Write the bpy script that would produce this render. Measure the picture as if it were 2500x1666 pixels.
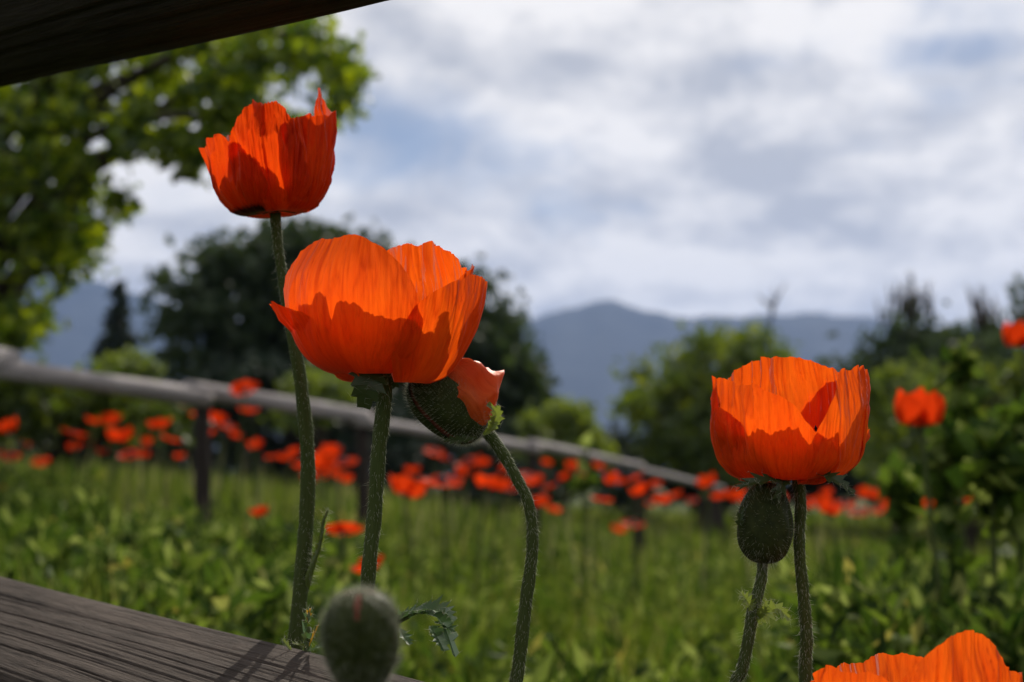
import bpy, math, random
import numpy as np
from mathutils import Vector, Matrix, Euler

for o in list(bpy.data.objects):
    bpy.data.objects.remove(o)
scene = bpy.context.scene
COL = scene.collection
R = math.radians

# ------------------------------------------------------------------ camera
CAM_H = 0.66
FPX = 2500 * 50.0 / 36.0            # focal length in photograph pixels
PITCH = math.atan(357.0 / FPX)
cam_d = bpy.data.cameras.new('camera')
cam = bpy.data.objects.new('camera', cam_d)
COL.objects.link(cam)
cam.location = (0, 0, CAM_H)
cam.rotation_euler = (math.pi / 2 + PITCH, 0, 0)
cam_d.lens = 50
cam_d.sensor_width = 36
cam_d.sensor_fit = 'HORIZONTAL'
cam_d.clip_start = 0.02
cam_d.clip_end = 20000
cam_d.dof.use_dof = True
cam_d.dof.focus_distance = 0.785
cam_d.dof.aperture_fstop = 7.1
scene.camera = cam

# ------------------------------------------------------------------ light
SUN_EL, SUN_AZ = R(38), R(18)       # azimuth to the right of straight ahead (+Y)
world = bpy.data.worlds.new('World')
scene.world = world
world.use_nodes = True
nt = world.node_tree
nt.nodes.clear()
N = nt.nodes.new
L = nt.links.new


def wmath(op, a, b=None, c=None):
    n = N('ShaderNodeMath'); n.operation = op
    for i, v in enumerate((a, b, c)):
        if v is None: continue
        if isinstance(v, (int, float)): n.inputs[i].default_value = v
        else: L(v, n.inputs[i])
    return n.outputs[0]


def wvec(op, a, b):
    n = N('ShaderNodeVectorMath'); n.operation = op
    for i, v in enumerate((a, b)):
        if isinstance(v, (tuple, list)): n.inputs[i].default_value = v
        else: L(v, n.inputs[i])
    return n


def wrange(v, a, b, c, d, smooth=True):
    n = N('ShaderNodeMapRange')
    n.interpolation_type = 'SMOOTHSTEP' if smooth else 'LINEAR'
    L(v, n.inputs[0])
    for i, q in enumerate((a, b, c, d)): n.inputs[i + 1].default_value = q
    return n.outputs[0]


out = N('ShaderNodeOutputWorld')
bg = N('ShaderNodeBackground')
L(bg.outputs[0], out.inputs[0])
sky = N('ShaderNodeTexSky')
sky.sky_type = 'NISHITA'
sky.sun_disc = False
sky.sun_elevation = SUN_EL
sky.sun_rotation = SUN_AZ
sky.altitude = 1600
sky.air_density = 1.0
sky.dust_density = 1.0
SKY_STRENGTH = 0.07
bg.inputs[1].default_value = SKY_STRENGTH
tc = N('ShaderNodeTexCoord')
sep = N('ShaderNodeSeparateXYZ'); L(tc.outputs['Generated'], sep.inputs[0])
zz = wmath('ADD', wmath('MAXIMUM', sep.outputs[2], 0.0), 0.34)
comb = N('ShaderNodeCombineXYZ')
L(wmath('DIVIDE', sep.outputs[0], zz), comb.inputs[0])
L(wmath('DIVIDE', sep.outputs[1], zz), comb.inputs[1])
comb.inputs[2].default_value = 3.1


def wnoise(vec, scale, detail, rough, dist=0.0):
    n = N('ShaderNodeTexNoise')
    L(vec, n.inputs['Vector'])
    n.inputs['Scale'].default_value = scale
    n.inputs['Detail'].default_value = detail
    n.inputs['Roughness'].default_value = rough
    n.inputs['Distortion'].default_value = dist
    return n.outputs['Fac']


big = wnoise(comb.outputs[0], 2.3, 7, 0.56, 0.35)
fine = wnoise(comb.outputs[0], 8.0, 8, 0.62, 0.5)
cover = wmath('ADD', wmath('MULTIPLY', big, 0.75), wmath('MULTIPLY', fine, 0.30))


def wpx(px, py):
    return ((px - 1250) / FPX, 1.0, (1190 - py) / FPX)


# breaks in the cloud cover (direction, half sizes in radians-ish, depth)
for (px, py, sx, sy, amt) in ((1030, 300, 380, 190, .19), (1820, 150, 190, 60, .10), (2300, 165, 170, 50, .07),
                              (1480, 500, 260, 50, .06), (2200, 640, 220, 70, .08), (2650, 400, 300, 90, .14), (-300, 300, 400, 120, .16)):
    d = wpx(px, py)
    s = Vector((FPX / sx, 1.0, FPX / sy))
    a = wvec('MULTIPLY', tc.outputs['Generated'], tuple(s))
    b = wvec('DISTANCE', a.outputs[0], (d[0] * s.x * .97, d[1] * .97, d[2] * s.z * .97))
    hole = wrange(b.outputs['Value'], 0.2, 1.25, amt, 0.0)
    cover = wmath('SUBTRACT', cover, hole)
mask = wrange(cover, 0.24, 0.48, 0.16, 1.0)
sh1 = wnoise(comb.outputs[0], 3.4, 9, 0.58, 0.2)
sh_off = wvec('ADD', comb.outputs[0], (0.02, -0.10, 0.0))
sh2 = wnoise(sh_off.outputs[0], 3.4, 9, 0.58, 0.2)          # sampled towards the sun: lit edges, shaded bases
shade = wmath('ADD', wmath('ADD', wmath('MULTIPLY', wmath('SUBTRACT', sh1, sh2), 1.0), 0.5), wmath('MULTIPLY', wmath('SUBTRACT', sh1, 0.5), 0.45))
cr = N('ShaderNodeValToRGB')
cr.color_ramp.elements[0].position = .36
cr.color_ramp.elements[0].color = (8.0, 8.1, 8.5, 1)
cr.color_ramp.elements[1].position = .63
cr.color_ramp.elements[1].color = (15.6, 15.0, 14.3, 1)
L(shade, cr.inputs[0])
mix = N('ShaderNodeMix'); mix.data_type = 'RGBA'
L(mask, mix.inputs[0])
L(sky.outputs[0], mix.inputs[6]); L(cr.outputs[0], mix.inputs[7])
L(mix.outputs[2], bg.inputs[0])

sun_d = bpy.data.lights.new('sun', 'SUN')
sun_d.energy = 5.0
sun_d.angle = R(0.53)
sun_d.color = (1.0, 0.93, 0.82)
sun = bpy.data.objects.new('sun', sun_d)
COL.objects.link(sun)
SUN_V = Vector((math.sin(SUN_AZ) * math.cos(SUN_EL), math.cos(SUN_AZ) * math.cos(SUN_EL), math.sin(SUN_EL)))
sun.rotation_euler = SUN_V.to_track_quat('Z', 'Y').to_euler()
sun.location = (2, 6, 8)

vs = scene.view_settings
vs.view_transform = 'Standard'
vs.look = 'None'
vs.exposure = 0.0
vs.gamma = 1.0
vs.use_curve_mapping = False

# ------------------------------------------------------------------ helpers
F_AX = Vector((0, math.cos(PITCH), math.sin(PITCH)))
U_AX = Vector((0, -math.sin(PITCH), math.cos(PITCH)))
C0 = Vector((0, 0, CAM_H))


def P(px, py, d):
    """the point of the place seen at a photograph pixel, d metres away"""
    return C0 + Vector((1, 0, 0)) * ((px - 1250) / FPX * d) + U_AX * ((833 - py) / FPX * d) + F_AX * d


def ground_z(x, y):
    x = np.asarray(x, float); y = np.asarray(y, float)
    s = -0.085 * np.clip(x, -6, 6) * np.clip(1.3 - y / 45.0, 0, 1)
    b = 0.03 * np.sin(x * 1.7 + 0.6) * np.sin(y * 1.3) * np.clip(1 - np.abs(y) / 60, 0, 1)
    rise = .20 * np.clip((1.0 - x) / 3.2, 0, 1) * np.clip((y - 3.2) / 4.5, 0, 1) * np.clip(2 - y / 40.0, 0, 1)
    return s + b + rise


def gz(x, y):
    return float(ground_z(x, y))


def props(o, label=None, cat=None, group=None, kind=None):
    if label: o['label'] = label
    if cat: o['category'] = cat
    if group: o['group'] = group
    if kind: o['kind'] = kind
    return o


def root(name, loc, label, cat, group=None):
    o = bpy.data.objects.new(name, None)
    COL.objects.link(o)
    o.location = loc
    o.empty_display_size = 0.05
    return props(o, label, cat, group)


def mesh_from(name, V, F, mats, uv=None, smooth=True, midx=None):
    """V (n,3), F list / array of faces"""
    me = bpy.data.meshes.new(name)
    V = np.asarray(V, np.float32)
    if isinstance(F, np.ndarray):
        k = F.shape[1]; nf = F.shape[0]
        me.vertices.add(len(V)); me.vertices.foreach_set('co', V.ravel())
        me.loops.add(nf * k); me.loops.foreach_set('vertex_index', F.astype(np.int32).ravel())
        me.polygons.add(nf)
        me.polygons.foreach_set('loop_start', np.arange(0, nf * k, k, dtype=np.int32))
        me.polygons.foreach_set('loop_total', np.full(nf, k, np.int32))
    else:
        me.from_pydata([tuple(map(float, v)) for v in V], [], [tuple(map(int, f)) for f in F])
    for m in (mats if isinstance(mats, (list, tuple)) else [mats]):
        me.materials.append(m)
    me.update(calc_edges=True)
    if uv is not None:
        lay = me.uv_layers.new(name='UVMap')
        vi = np.empty(len(me.loops), np.int32)
        me.loops.foreach_get('vertex_index', vi)
        lay.data.foreach_set('uv', np.asarray(uv, np.float32)[vi].ravel())
    if midx is not None:
        me.polygons.foreach_set('material_index', np.asarray(midx, np.int32))
    if smooth:
        me.polygons.foreach_set('use_smooth', np.ones(len(me.polygons), bool))
    me.validate()
    return me


def part(name, V, F, mats, parent=None, uv=None, smooth=True, midx=None, kind=None, label=None, crease=None):
    """a mesh object whose vertices are given in world space; parent may be nested"""
    V = np.asarray(V, float)
    off = Vector((0, 0, 0))
    p = parent
    while p is not None:
        off += p.location
        p = p.parent
    me = mesh_from(name, V - np.array(off), F, mats, uv, smooth, midx)
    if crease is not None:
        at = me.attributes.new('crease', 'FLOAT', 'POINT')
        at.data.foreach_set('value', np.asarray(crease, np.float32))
    o = bpy.data.objects.new(name, me)
    COL.objects.link(o)
    if parent is not None: o.parent = parent
    return props(o, label=label, kind=kind)


def grid_faces(nu, nv, wrap=False):
    a = []
    for j in range(nv - 1):
        for i in range(nu if wrap else nu - 1):
            i2 = (i + 1) % nu
            a.append((j * nu + i, j * nu + i2, (j + 1) * nu + i2, (j + 1) * nu + i))
    return np.array(a, np.int32)


def catmull(pts, t):
    """pts (n,k) control points at equal steps, t array 0..1 (extrapolates)"""
    pts = np.asarray(pts, float)
    n = len(pts) - 1
    ext = np.vstack([2 * pts[0] - pts[1], pts, 2 * pts[-1] - pts[-2]])
    t = np.asarray(t, float) * n
    i = np.clip(np.floor(t).astype(int), 0, n - 1)
    f = (t - i)[..., None]
    p0, p1, p2, p3 = ext[i], ext[i + 1], ext[i + 2], ext[i + 3]
    fc = np.clip(f, 0, 1)
    r = .5 * (2 * p1 + (p2 - p0) * fc + (2 * p0 - 5 * p1 + 4 * p2 - p3) * fc ** 2 + (3 * p1 - p0 - 3 * p2 + p3) * fc ** 3)
    tan = .5 * (p2 - p0) * (f < 0) + .5 * (p3 - p1) * (f > 1)
    return r + tan * (np.minimum(f, 0) + np.maximum(f - 1, 0))


def vnoise(x, y, seed):
    rg = np.random.default_rng(seed)
    tab = rg.uniform(0, 1, (64, 64))
    xi = np.floor(x).astype(int); yi = np.floor(y).astype(int)
    fx = x - xi; fy = y - yi
    fx = fx * fx * (3 - 2 * fx); fy = fy * fy * (3 - 2 * fy)
    g_ = lambda a, b: tab[a % 64, b % 64]
    return (g_(xi, yi) * (1 - fx) + g_(xi + 1, yi) * fx) * (1 - fy) + (g_(xi, yi + 1) * (1 - fx) + g_(xi + 1, yi + 1) * fx) * fy


def tube(pts, radii, nseg=40, nang=12, rough=0.0, seed=0, cap=True):
    """world points -> swept tube; returns V, F, and sample frames"""
    pts = np.array([tuple(p) for p in pts], float)
    t = np.linspace(0, 1, nseg)
    C = catmull(pts, t)
    rr = np.interp(t, np.linspace(0, 1, len(radii)), radii)
    T = np.gradient(C, axis=0)
    T /= np.linalg.norm(T, axis=1)[:, None]
    ref = np.array([0.0, 1.0, 0.0]) if abs(T[0][1]) < .9 else np.array([1.0, 0, 0])
    A = np.cross(T, ref); A /= np.linalg.norm(A, axis=1)[:, None]
    B = np.cross(T, A)
    rng = np.random.default_rng(seed)
    th = np.linspace(0, 2 * np.pi, nang, endpoint=False)
    V = []
    for k in range(nseg):
        n = np.cos(th)[:, None] * A[k] + np.sin(th)[:, None] * B[k]
        rad = rr[k] * (1 + rough * rng.standard_normal(nang) * .5 + rough * .8 * math.sin(k * .9 + seed))
        V.append(C[k] + n * rad[:, None])
    V = np.vstack(V)
    F = [tuple(f) for f in grid_faces(nang, nseg, True)]
    if cap:
        F.append(tuple(range(nang - 1, -1, -1)))
        F.append(tuple(range((nseg - 1) * nang, nseg * nang)))
    uv = np.stack([np.tile(th / (2 * np.pi), nseg), np.repeat(t, nang)], 1)
    return V, F, uv, (C, A, B, T, rr)


def hair_mesh(Pn, D, length, width, rng):
    """thin crossed slivers at points Pn along directions D"""
    n = len(Pn)
    D = D / np.linalg.norm(D, axis=1)[:, None]
    ln = length * rng.uniform(.5, 1.15, n)[:, None]
    ref = rng.standard_normal((n, 3))
    S = np.cross(D, ref); S /= np.linalg.norm(S, axis=1)[:, None]
    S2 = np.cross(D, S)
    w = width / 2
    bend = S2 * ln * rng.uniform(-.25, .25, n)[:, None]
    V = np.stack([Pn - S * w, Pn + S * w, Pn + D * ln + bend, Pn - S2 * w, Pn + S2 * w], 1).reshape(-1, 3)
    b = np.arange(n)[:, None] * 5
    F = np.vstack([b + np.array([0, 1, 2]), b + np.array([3, 4, 2])]).astype(np.int32)
    return V, F


# ------------------------------------------------------------------ materials
def mat(name):
    m = bpy.data.materials.new(name)
    m.use_nodes = True
    t = m.node_tree
    t.nodes.clear()
    o = t.nodes.new('ShaderNodeOutputMaterial')
    return m, t, o


def nd(t, kind, **kw):
    n = t.nodes.new(kind)
    for k, v in kw.items(): setattr(n, k, v)
    return n


def noise(t, vec, scale, detail=4, rough=.55):
    n = nd(t, 'ShaderNodeTexNoise')
    n.inputs['Scale'].default_value = scale
    n.inputs['Detail'].default_value = detail
    n.inputs['Roughness'].default_value = rough
    if vec is not None: t.links.new(vec, n.inputs['Vector'])
    return n.outputs['Fac']


def ramp(t, fac, stops):
    r = nd(t, 'ShaderNodeValToRGB')
    e = r.color_ramp.elements
    while len(e) < len(stops): e.new(.5)
    for q, (p, c) in zip(e, stops):
        q.position = p
        q.color = (*c, 1) if len(c) == 3 else c
    t.links.new(fac, r.inputs[0])
    return r.outputs[0]


def mapping(t, src, scale):
    m = nd(t, 'ShaderNodeMapping')
    m.inputs['Scale'].default_value = scale
    t.links.new(src, m.inputs['Vector'])
    return m.outputs[0]


def bump(t, h, strength, dist):
    b = nd(t, 'ShaderNodeBump')
    b.inputs['Strength'].default_value = strength
    b.inputs['Distance'].default_value = dist
    t.links.new(h, b.inputs['Height'])
    return b.outputs[0]


def mixsh(t, f, a, b):
    m = nd(t, 'ShaderNodeMixShader')
    if isinstance(f, (int, float)): m.inputs[0].default_value = f
    else: t.links.new(f, m.inputs[0])
    t.links.new(a, m.inputs[1]); t.links.new(b, m.inputs[2])
    return m.outputs[0]


def petal_mat(name, col_a, col_b, trans=.62, blotch=False, gloss=.34, vary=.08):
    m, t, o = mat(name)
    tcn = nd(t, 'ShaderNodeTexCoord')
    uv = tcn.outputs['UV']
    oi = nd(t, 'ShaderNodeObjectInfo')
    off = nd(t, 'ShaderNodeVectorMath', operation='ADD'); t.links.new(uv, off.inputs[0])
    cxyz = nd(t, 'ShaderNodeCombineXYZ'); t.links.new(oi.outputs['Random'], cxyz.inputs[2])
    sc5 = nd(t, 'ShaderNodeVectorMath', operation='SCALE'); t.links.new(cxyz.outputs[0], sc5.inputs[0]); sc5.inputs['Scale'].default_value = 40
    t.links.new(sc5.outputs[0], off.inputs[1])
    uvr = off.outputs[0]
    veins = noise(t, mapping(t, uvr, (44, 2.6, 1)), 1.0, 6, .66)
    crn = noise(t, mapping(t, uvr, (13, 2.2, 1)), 1.0, 3, .5)
    ca = nd(t, 'ShaderNodeMath', operation='SUBTRACT'); t.links.new(crn, ca.inputs[0]); ca.inputs[1].default_value = .5
    cb_ = nd(t, 'ShaderNodeMath', operation='ABSOLUTE'); t.links.new(ca.outputs[0], cb_.inputs[0])
    line = nd(t, 'ShaderNodeMapRange'); t.links.new(cb_.outputs[0], line.inputs[0])
    for i_, v_ in enumerate((0, .03, .82, 1.0)): line.inputs[i_ + 1].default_value = v_
    broad = noise(t, mapping(t, uvr, (4, 2.6, 1)), 1.0, 4, .6)
    mul = nd(t, 'ShaderNodeMath', operation='MULTIPLY_ADD')
    t.links.new(veins, mul.inputs[0]); mul.inputs[1].default_value = .42
    sc = nd(t, 'ShaderNodeMath', operation='MULTIPLY'); t.links.new(broad, sc.inputs[0]); sc.inputs[1].default_value = .58
    t.links.new(sc.outputs[0], mul.inputs[2])
    col = ramp(t, mul.outputs[0], [(.25, col_b), (.62, col_a)])
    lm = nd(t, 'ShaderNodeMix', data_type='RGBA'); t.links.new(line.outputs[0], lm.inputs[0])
    lm.inputs[6].default_value = tuple(x * .62 for x in col_b) + (1,)  # veins and wrinkles; dimmer light through folded layers painted in as darker red
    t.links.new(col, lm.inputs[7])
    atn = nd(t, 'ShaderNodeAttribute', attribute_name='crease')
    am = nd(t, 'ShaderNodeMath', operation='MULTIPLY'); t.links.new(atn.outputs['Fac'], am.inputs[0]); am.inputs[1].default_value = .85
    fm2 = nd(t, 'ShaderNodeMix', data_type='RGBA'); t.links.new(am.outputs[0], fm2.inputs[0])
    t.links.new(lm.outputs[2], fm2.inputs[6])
    fm2.inputs[7].default_value = (col_b[0] * .62, col_b[1] * .42, col_b[2] * .6, 1)  # shade of the creases painted into the petal colour
    hsv = nd(t, 'ShaderNodeHueSaturation'); t.links.new(fm2.outputs[2], hsv.inputs['Color'])
    mv = nd(t, 'ShaderNodeMapRange'); t.links.new(oi.outputs['Random'], mv.inputs[0]); mv.inputs[3].default_value = 1 - vary; mv.inputs[4].default_value = 1.0
    t.links.new(mv.outputs[0], hsv.inputs['Value'])
    col = hsv.outputs[0]
    if blotch:
        sp = nd(t, 'ShaderNodeSeparateXYZ'); t.links.new(uv, sp.inputs[0])
        jag = nd(t, 'ShaderNodeMath', operation='MULTIPLY_ADD')
        t.links.new(veins, jag.inputs[0]); jag.inputs[1].default_value = -.10
        t.links.new(sp.outputs[1], jag.inputs[2])
        mr = nd(t, 'ShaderNodeMapRange'); t.links.new(jag.outputs[0], mr.inputs[0])
        mr.inputs[1].default_value = .20; mr.inputs[2].default_value = .25
        mx = nd(t, 'ShaderNodeMix', data_type='RGBA')
        t.links.new(mr.outputs[0], mx.inputs[0])
        mx.inputs[6].default_value = (.05, .006, .008, 1)
        t.links.new(col, mx.inputs[7])
        col = mx.outputs[2]
    bh = nd(t, 'ShaderNodeMath', operation='MULTIPLY_ADD'); t.links.new(line.outputs[0], bh.inputs[0]); bh.inputs[1].default_value = .5
    t.links.new(veins, bh.inputs[2])
    nb = bump(t, bh.outputs[0], .9, .0012)
    d = nd(t, 'ShaderNodeBsdfDiffuse'); t.links.new(col, d.inputs[0]); t.links.new(nb, d.inputs['Normal'])
    tr = nd(t, 'ShaderNodeBsdfTranslucent'); t.links.new(col, tr.inputs[0]); t.links.new(nb, tr.inputs['Normal'])
    g = nd(t, 'ShaderNodeBsdfGlossy'); g.inputs['Roughness'].default_value = .42
    g.inputs[0].default_value = (.9, .75, .7, 1); t.links.new(nb, g.inputs['Normal'])
    s = mixsh(t, trans, d.outputs[0], tr.outputs[0])
    fr = nd(t, 'ShaderNodeFresnel'); fr.inputs[0].default_value = 1.33
    fm = nd(t, 'ShaderNodeMath', operation='MULTIPLY'); t.links.new(fr.outputs[0], fm.inputs[0]); fm.inputs[1].default_value = gloss
    s = mixsh(t, fm.outputs[0], s, g.outputs[0])
    t.links.new(s, o.inputs[0])
    return m


def leaf_mat(name, stops, trans=.45, gloss=.06, rough=.4, hue=.485):
    """foliage: colour varies from leaf to leaf"""
    m, t, o = mat(name)
    geo = nd(t, 'ShaderNodeNewGeometry')
    col = ramp(t, geo.outputs['Random Per Island'], stops)
    d = nd(t, 'ShaderNodeBsdfDiffuse'); t.links.new(col, d.inputs[0])
    hs = nd(t, 'ShaderNodeHueSaturation'); hs.inputs['Hue'].default_value = hue
    hs.inputs['Saturation'].default_value = 1.1; hs.inputs['Value'].default_value = 1.35
    t.links.new(col, hs.inputs['Color'])
    tr = nd(t, 'ShaderNodeBsdfTranslucent'); t.links.new(hs.outputs[0], tr.inputs[0])
    g = nd(t, 'ShaderNodeBsdfGlossy'); g.inputs['Roughness'].default_value = rough
    s = mixsh(t, gloss, mixsh(t, trans, d.outputs[0], tr.outputs[0]), g.outputs[0])
    t.links.new(s, o.inputs[0])
    return m


def plain_mat(name, stops, scale=40, rough=.6, stretch=(1, 1, 1), bumpd=0.0, uvmap=False, spec=.08):
    m, t, o = mat(name)
    tcn = nd(t, 'ShaderNodeTexCoord')
    v = mapping(t, tcn.outputs['UV' if uvmap else 'Object'], stretch)
    f = noise(t, v, scale, 5, .6)
    col = ramp(t, f, stops)
    p = nd(t, 'ShaderNodeBsdfPrincipled')
    t.links.new(col, p.inputs['Base Color'])
    p.inputs['Roughness'].default_value = rough
    p.inputs['Specular IOR Level'].default_value = spec
    if bumpd: t.links.new(bump(t, f, .8, bumpd), p.inputs['Normal'])
    t.links.new(p.outputs[0], o.inputs[0])
    return m


M = {}
M['petal'] = petal_mat('orange_petal', (.93, .135, .006), (.80, .070, .003))
M['petal_dark'] = petal_mat('orange_red_petal', (.88, .090, .004), (.70, .036, .003), trans=.6)
M['petal_blotch'] = petal_mat('blotched_petal', (.88, .090, .004), (.70, .036, .003), trans=.6, blotch=True)
M['petal_bud'] = petal_mat('crumpled_petal', (.86, .16, .035), (.66, .05, .012), trans=.45, gloss=.4)
M['petal_far'] = petal_mat('red_petal', (.80, .060, .006), (.66, .030, .004), trans=.55, blotch=True, gloss=.03, vary=.35)
M['stamen'] = plain_mat('stamen_purple', [(.3, (.012, .006, .016)), (.7, (.035, .012, .03))], 300, .6)
M['pod'] = plain_mat('pod_green', [(.3, (.05, .08, .03)), (.7, (.10, .13, .05))], 200, .6)
M['stem'] = plain_mat('stem_green', [(.3, (.032, .046, .012)), (.7, (.072, .092, .028))], 6, .6, (14, 3, 1), .0003, True)
M['bud'] = plain_mat('bud_green', [(.3, (.018, .024, .006)), (.7, (.040, .050, .014))], 260, .6, (1, 1, 1), .0004)
M['bud_dark'] = plain_mat('dark_bud_green', [(.3, (.014, .019, .005)), (.7, (.034, .042, .011))], 260, .6, (1, 1, 1), .0004)
M['bud_seam'] = plain_mat('bud_seam_red', [(.3, (.11, .025, .018)), (.7, (.19, .045, .03))], 200, .6)
M['bract'] = leaf_mat('bract_green', [(.0, (.025, .042, .012)), (1, (.045, .07, .018))], .35, .03, .45)
M['leaf_fg'] = leaf_mat('poppy_leaf_green', [(.0, (.05, .10, .035)), (1, (.07, .13, .045))], .35, .10, .3)
M['leaf_pale'] = leaf_mat('young_leaf_green', [(.0, (.10, .15, .03)), (1, (.15, .19, .04))], .5, .05, .4)
M['leaf_yellow'] = leaf_mat('leaf_yellowed', [(.0, (.35, .20, .03)), (1, (.42, .28, .04))], .5, .05, .4)


def hair_mat():
    m, t, o = mat('white_hair')
    d = nd(t, 'ShaderNodeBsdfDiffuse'); d.inputs[0].default_value = (.55, .55, .45, 1)
    tr = nd(t, 'ShaderNodeBsdfTranslucent'); tr.inputs[0].default_value = (.42, .42, .33, 1)
    t.links.new(mixsh(t, .5, d.outputs[0], tr.outputs[0]), o.inputs[0])
    return m


M['hair'] = hair_mat()


def wood_mat(name, dark, light, grain):
    m, t, o = mat(name)
    tcn = nd(t, 'ShaderNodeTexCoord')
    uv = tcn.outputs['UV']                         # metres along, metres around
    g1 = noise(t, mapping(t, uv, (grain * .045, grain, 1)), 1.0, 7, .68)
    g2 = noise(t, mapping(t, uv, (6, 22, 1)), 1.0, 4, .55)
    g3 = noise(t, mapping(t, uv, (500, 700, 1)), 1.0, 2, .5)
    a = nd(t, 'ShaderNodeMath', operation='MULTIPLY_ADD'); t.links.new(g1, a.inputs[0]); a.inputs[1].default_value = .62
    b = nd(t, 'ShaderNodeMath', operation='MULTIPLY'); t.links.new(g2, b.inputs[0]); b.inputs[1].default_value = .38
    t.links.new(b.outputs[0], a.inputs[2])
    col = ramp(t, a.outputs[0], [(.32, dark), (.5, tuple((x + y) / 2 for x, y in zip(dark, light))), (.66, light)])
    p = nd(t, 'ShaderNodeBsdfPrincipled')
    t.links.new(col, p.inputs['Base Color'])
    p.inputs['Roughness'].default_value = .85
    p.inputs['Specular IOR Level'].default_value = .15
    hh = nd(t, 'ShaderNodeMath', operation='MULTIPLY_ADD'); t.links.new(g3, hh.inputs[0]); hh.inputs[1].default_value = .15
    t.links.new(g1, hh.inputs[2])
    t.links.new(bump(t, hh.outputs[0], 1.0, .0035), p.inputs['Normal'])
    t.links.new(p.outputs[0], o.inputs[0])
    return m


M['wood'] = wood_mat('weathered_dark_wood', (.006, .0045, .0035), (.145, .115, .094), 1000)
M['wood_shade'] = wood_mat('shaded_wood', (.010, .008, .0065), (.060, .048, .040), 600)  # darker copy of the wood, with shade painted into its colour
M['wood_far'] = wood_mat('weathered_grey_wood', (.13, .115, .11), (.44, .40, .39), 60)

M['grass'] = leaf_mat('grass_blades', [(.0, (.034, .060, .009)), (.45, (.085, .128, .016)), (.85, (.14, .175, .026)), (1, (.27, .25, .09))], .45, .02, .4, .495)
M['dry'] = leaf_mat('dry_grass_blades', [(.0, (.16, .17, .07)), (1, (.30, .28, .15))], .4, .02, .5)
M['weed'] = leaf_mat('weed_leaves', [(.0, (.010, .024, .005)), (.4, (.048, .088, .014)), (.75, (.105, .155, .026)), (.97, (.22, .27, .08)), (1, (.26, .22, .05))], .5, .007, .45, .49)
M['tree_near'] = leaf_mat('maple_leaves', [(.0, (.03, .065, .012)), (.4, (.09, .15, .018)), (1, (.24, .30, .03))], .6, .03, .4)
M['tree_dark'] = leaf_mat('dark_tree_leaves', [(.0, (.018, .034, .012)), (1, (.045, .070, .020))], .35, .03, .5)
M['tree_mid'] = leaf_mat('green_tree_leaves', [(.0, (.035, .062, .012)), (.6, (.085, .13, .017)), (1, (.16, .20, .024))], .45, .04, .5)
M['shrub'] = leaf_mat('bright_shrub_leaves', [(.0, (.06, .10, .014)), (1, (.16, .21, .028))], .5, .04, .5)
M['conifer'] = leaf_mat('conifer_needles', [(.0, (.012, .024, .014)), (1, (.028, .042, .022))], .15, .03, .5)
M['bark'] = plain_mat('bark', [(.3, (.03, .024, .018)), (.7, (.09, .075, .06))], 12, .9, (1, 1, .2), .01)
M['soil'] = plain_mat('meadow_soil', [(.3, (.035, .05, .014)), (.7, (.075, .095, .025))], 6, .95)
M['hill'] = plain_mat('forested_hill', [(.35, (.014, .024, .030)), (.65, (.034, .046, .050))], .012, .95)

# ------------------------------------------------------------------ ground and hills
xs = np.concatenate([-np.geomspace(4500, 8, 22), np.linspace(-7, 7, 57), np.geomspace(8, 4500, 22)])
ys = np.concatenate([-np.geomspace(2500, 4, 14), np.linspace(-3, 30, 110), np.geomspace(32, 6500, 26)])
X, Y = np.meshgrid(xs, ys)
Z = ground_z(X, Y)
V = np.stack([X.ravel(), Y.ravel(), Z.ravel()], 1)
g = part('ground', V, grid_faces(len(xs), len(ys)), M['soil'])
props(g, 'green meadow ground under the grass and poppies', 'ground', kind='structure')


def ridge(name, pts, dist, depth, seed, label):
    """a mountain range: crest through photograph points at a distance, sloping towards the viewer"""
    rng = np.random.default_rng(seed)
    px = np.linspace(pts[0][0], pts[-1][0], 220)
    pyy = np.interp(px, [p[0] for p in pts], [p[1] for p in pts])
    k = np.ones(5) / 5
    pyy = np.convolve(np.pad(pyy, 2, 'edge'), k, 'valid')
    for f, a in ((.05, 3.0), (.11, 1.6), (.23, .9)):
        pyy = pyy + a * np.sin(px * f + rng.uniform(0, 6))
    rows = []
    ph = rng.uniform(0, 6, 8)
    for j, s in enumerate(np.linspace(-.5, 1, 40)):
        d = dist - depth * max(s, 0) + depth * .8 * max(-s, 0)
        cx = (px - 1250) / FPX * dist
        h = (1190 - pyy) / FPX * dist + CAM_H
        prof = (1 - abs(s)) ** 1.15 if s >= 0 else (1 + s * 1.6)
        gul = sum(np.sin(cx * f + ph[i] + s * 5 * math.sin(i)) * a for i, (f, a) in enumerate(((.012, .05), (.027, .035), (.06, .018))))
        hh = h * np.clip(prof + gul * (1 - abs(s)) * abs(s) * 4, 0, 1.0) - 3 * (s > .97)
        rows.append(np.stack([cx * (1 - .0 * s), np.full_like(cx, d) + 40 * np.sin(cx * .01 + s * 3) * abs(s), hh], 1))
    V = np.vstack(rows)
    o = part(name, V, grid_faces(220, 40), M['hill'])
    return props(o, label, 'mountain', kind='structure')


ridge('mountains', [(-1400, 760), (-600, 690), (-200, 640), (60, 655), (180, 672), (280, 700), (370, 728), (430, 752), (600, 800), (800, 830),
                    (1000, 820), (1180, 800), (1300, 776), (1390, 756), (1440, 736), (1478, 720), (1520, 740), (1600, 766), (1680, 774),
                    (1800, 772), (1950, 764), (2100, 770), (2300, 800), (2600, 790), (3200, 760), (3900, 800)], 3000, 900, 4,
      'blue hazy mountain range on the horizon')

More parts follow.
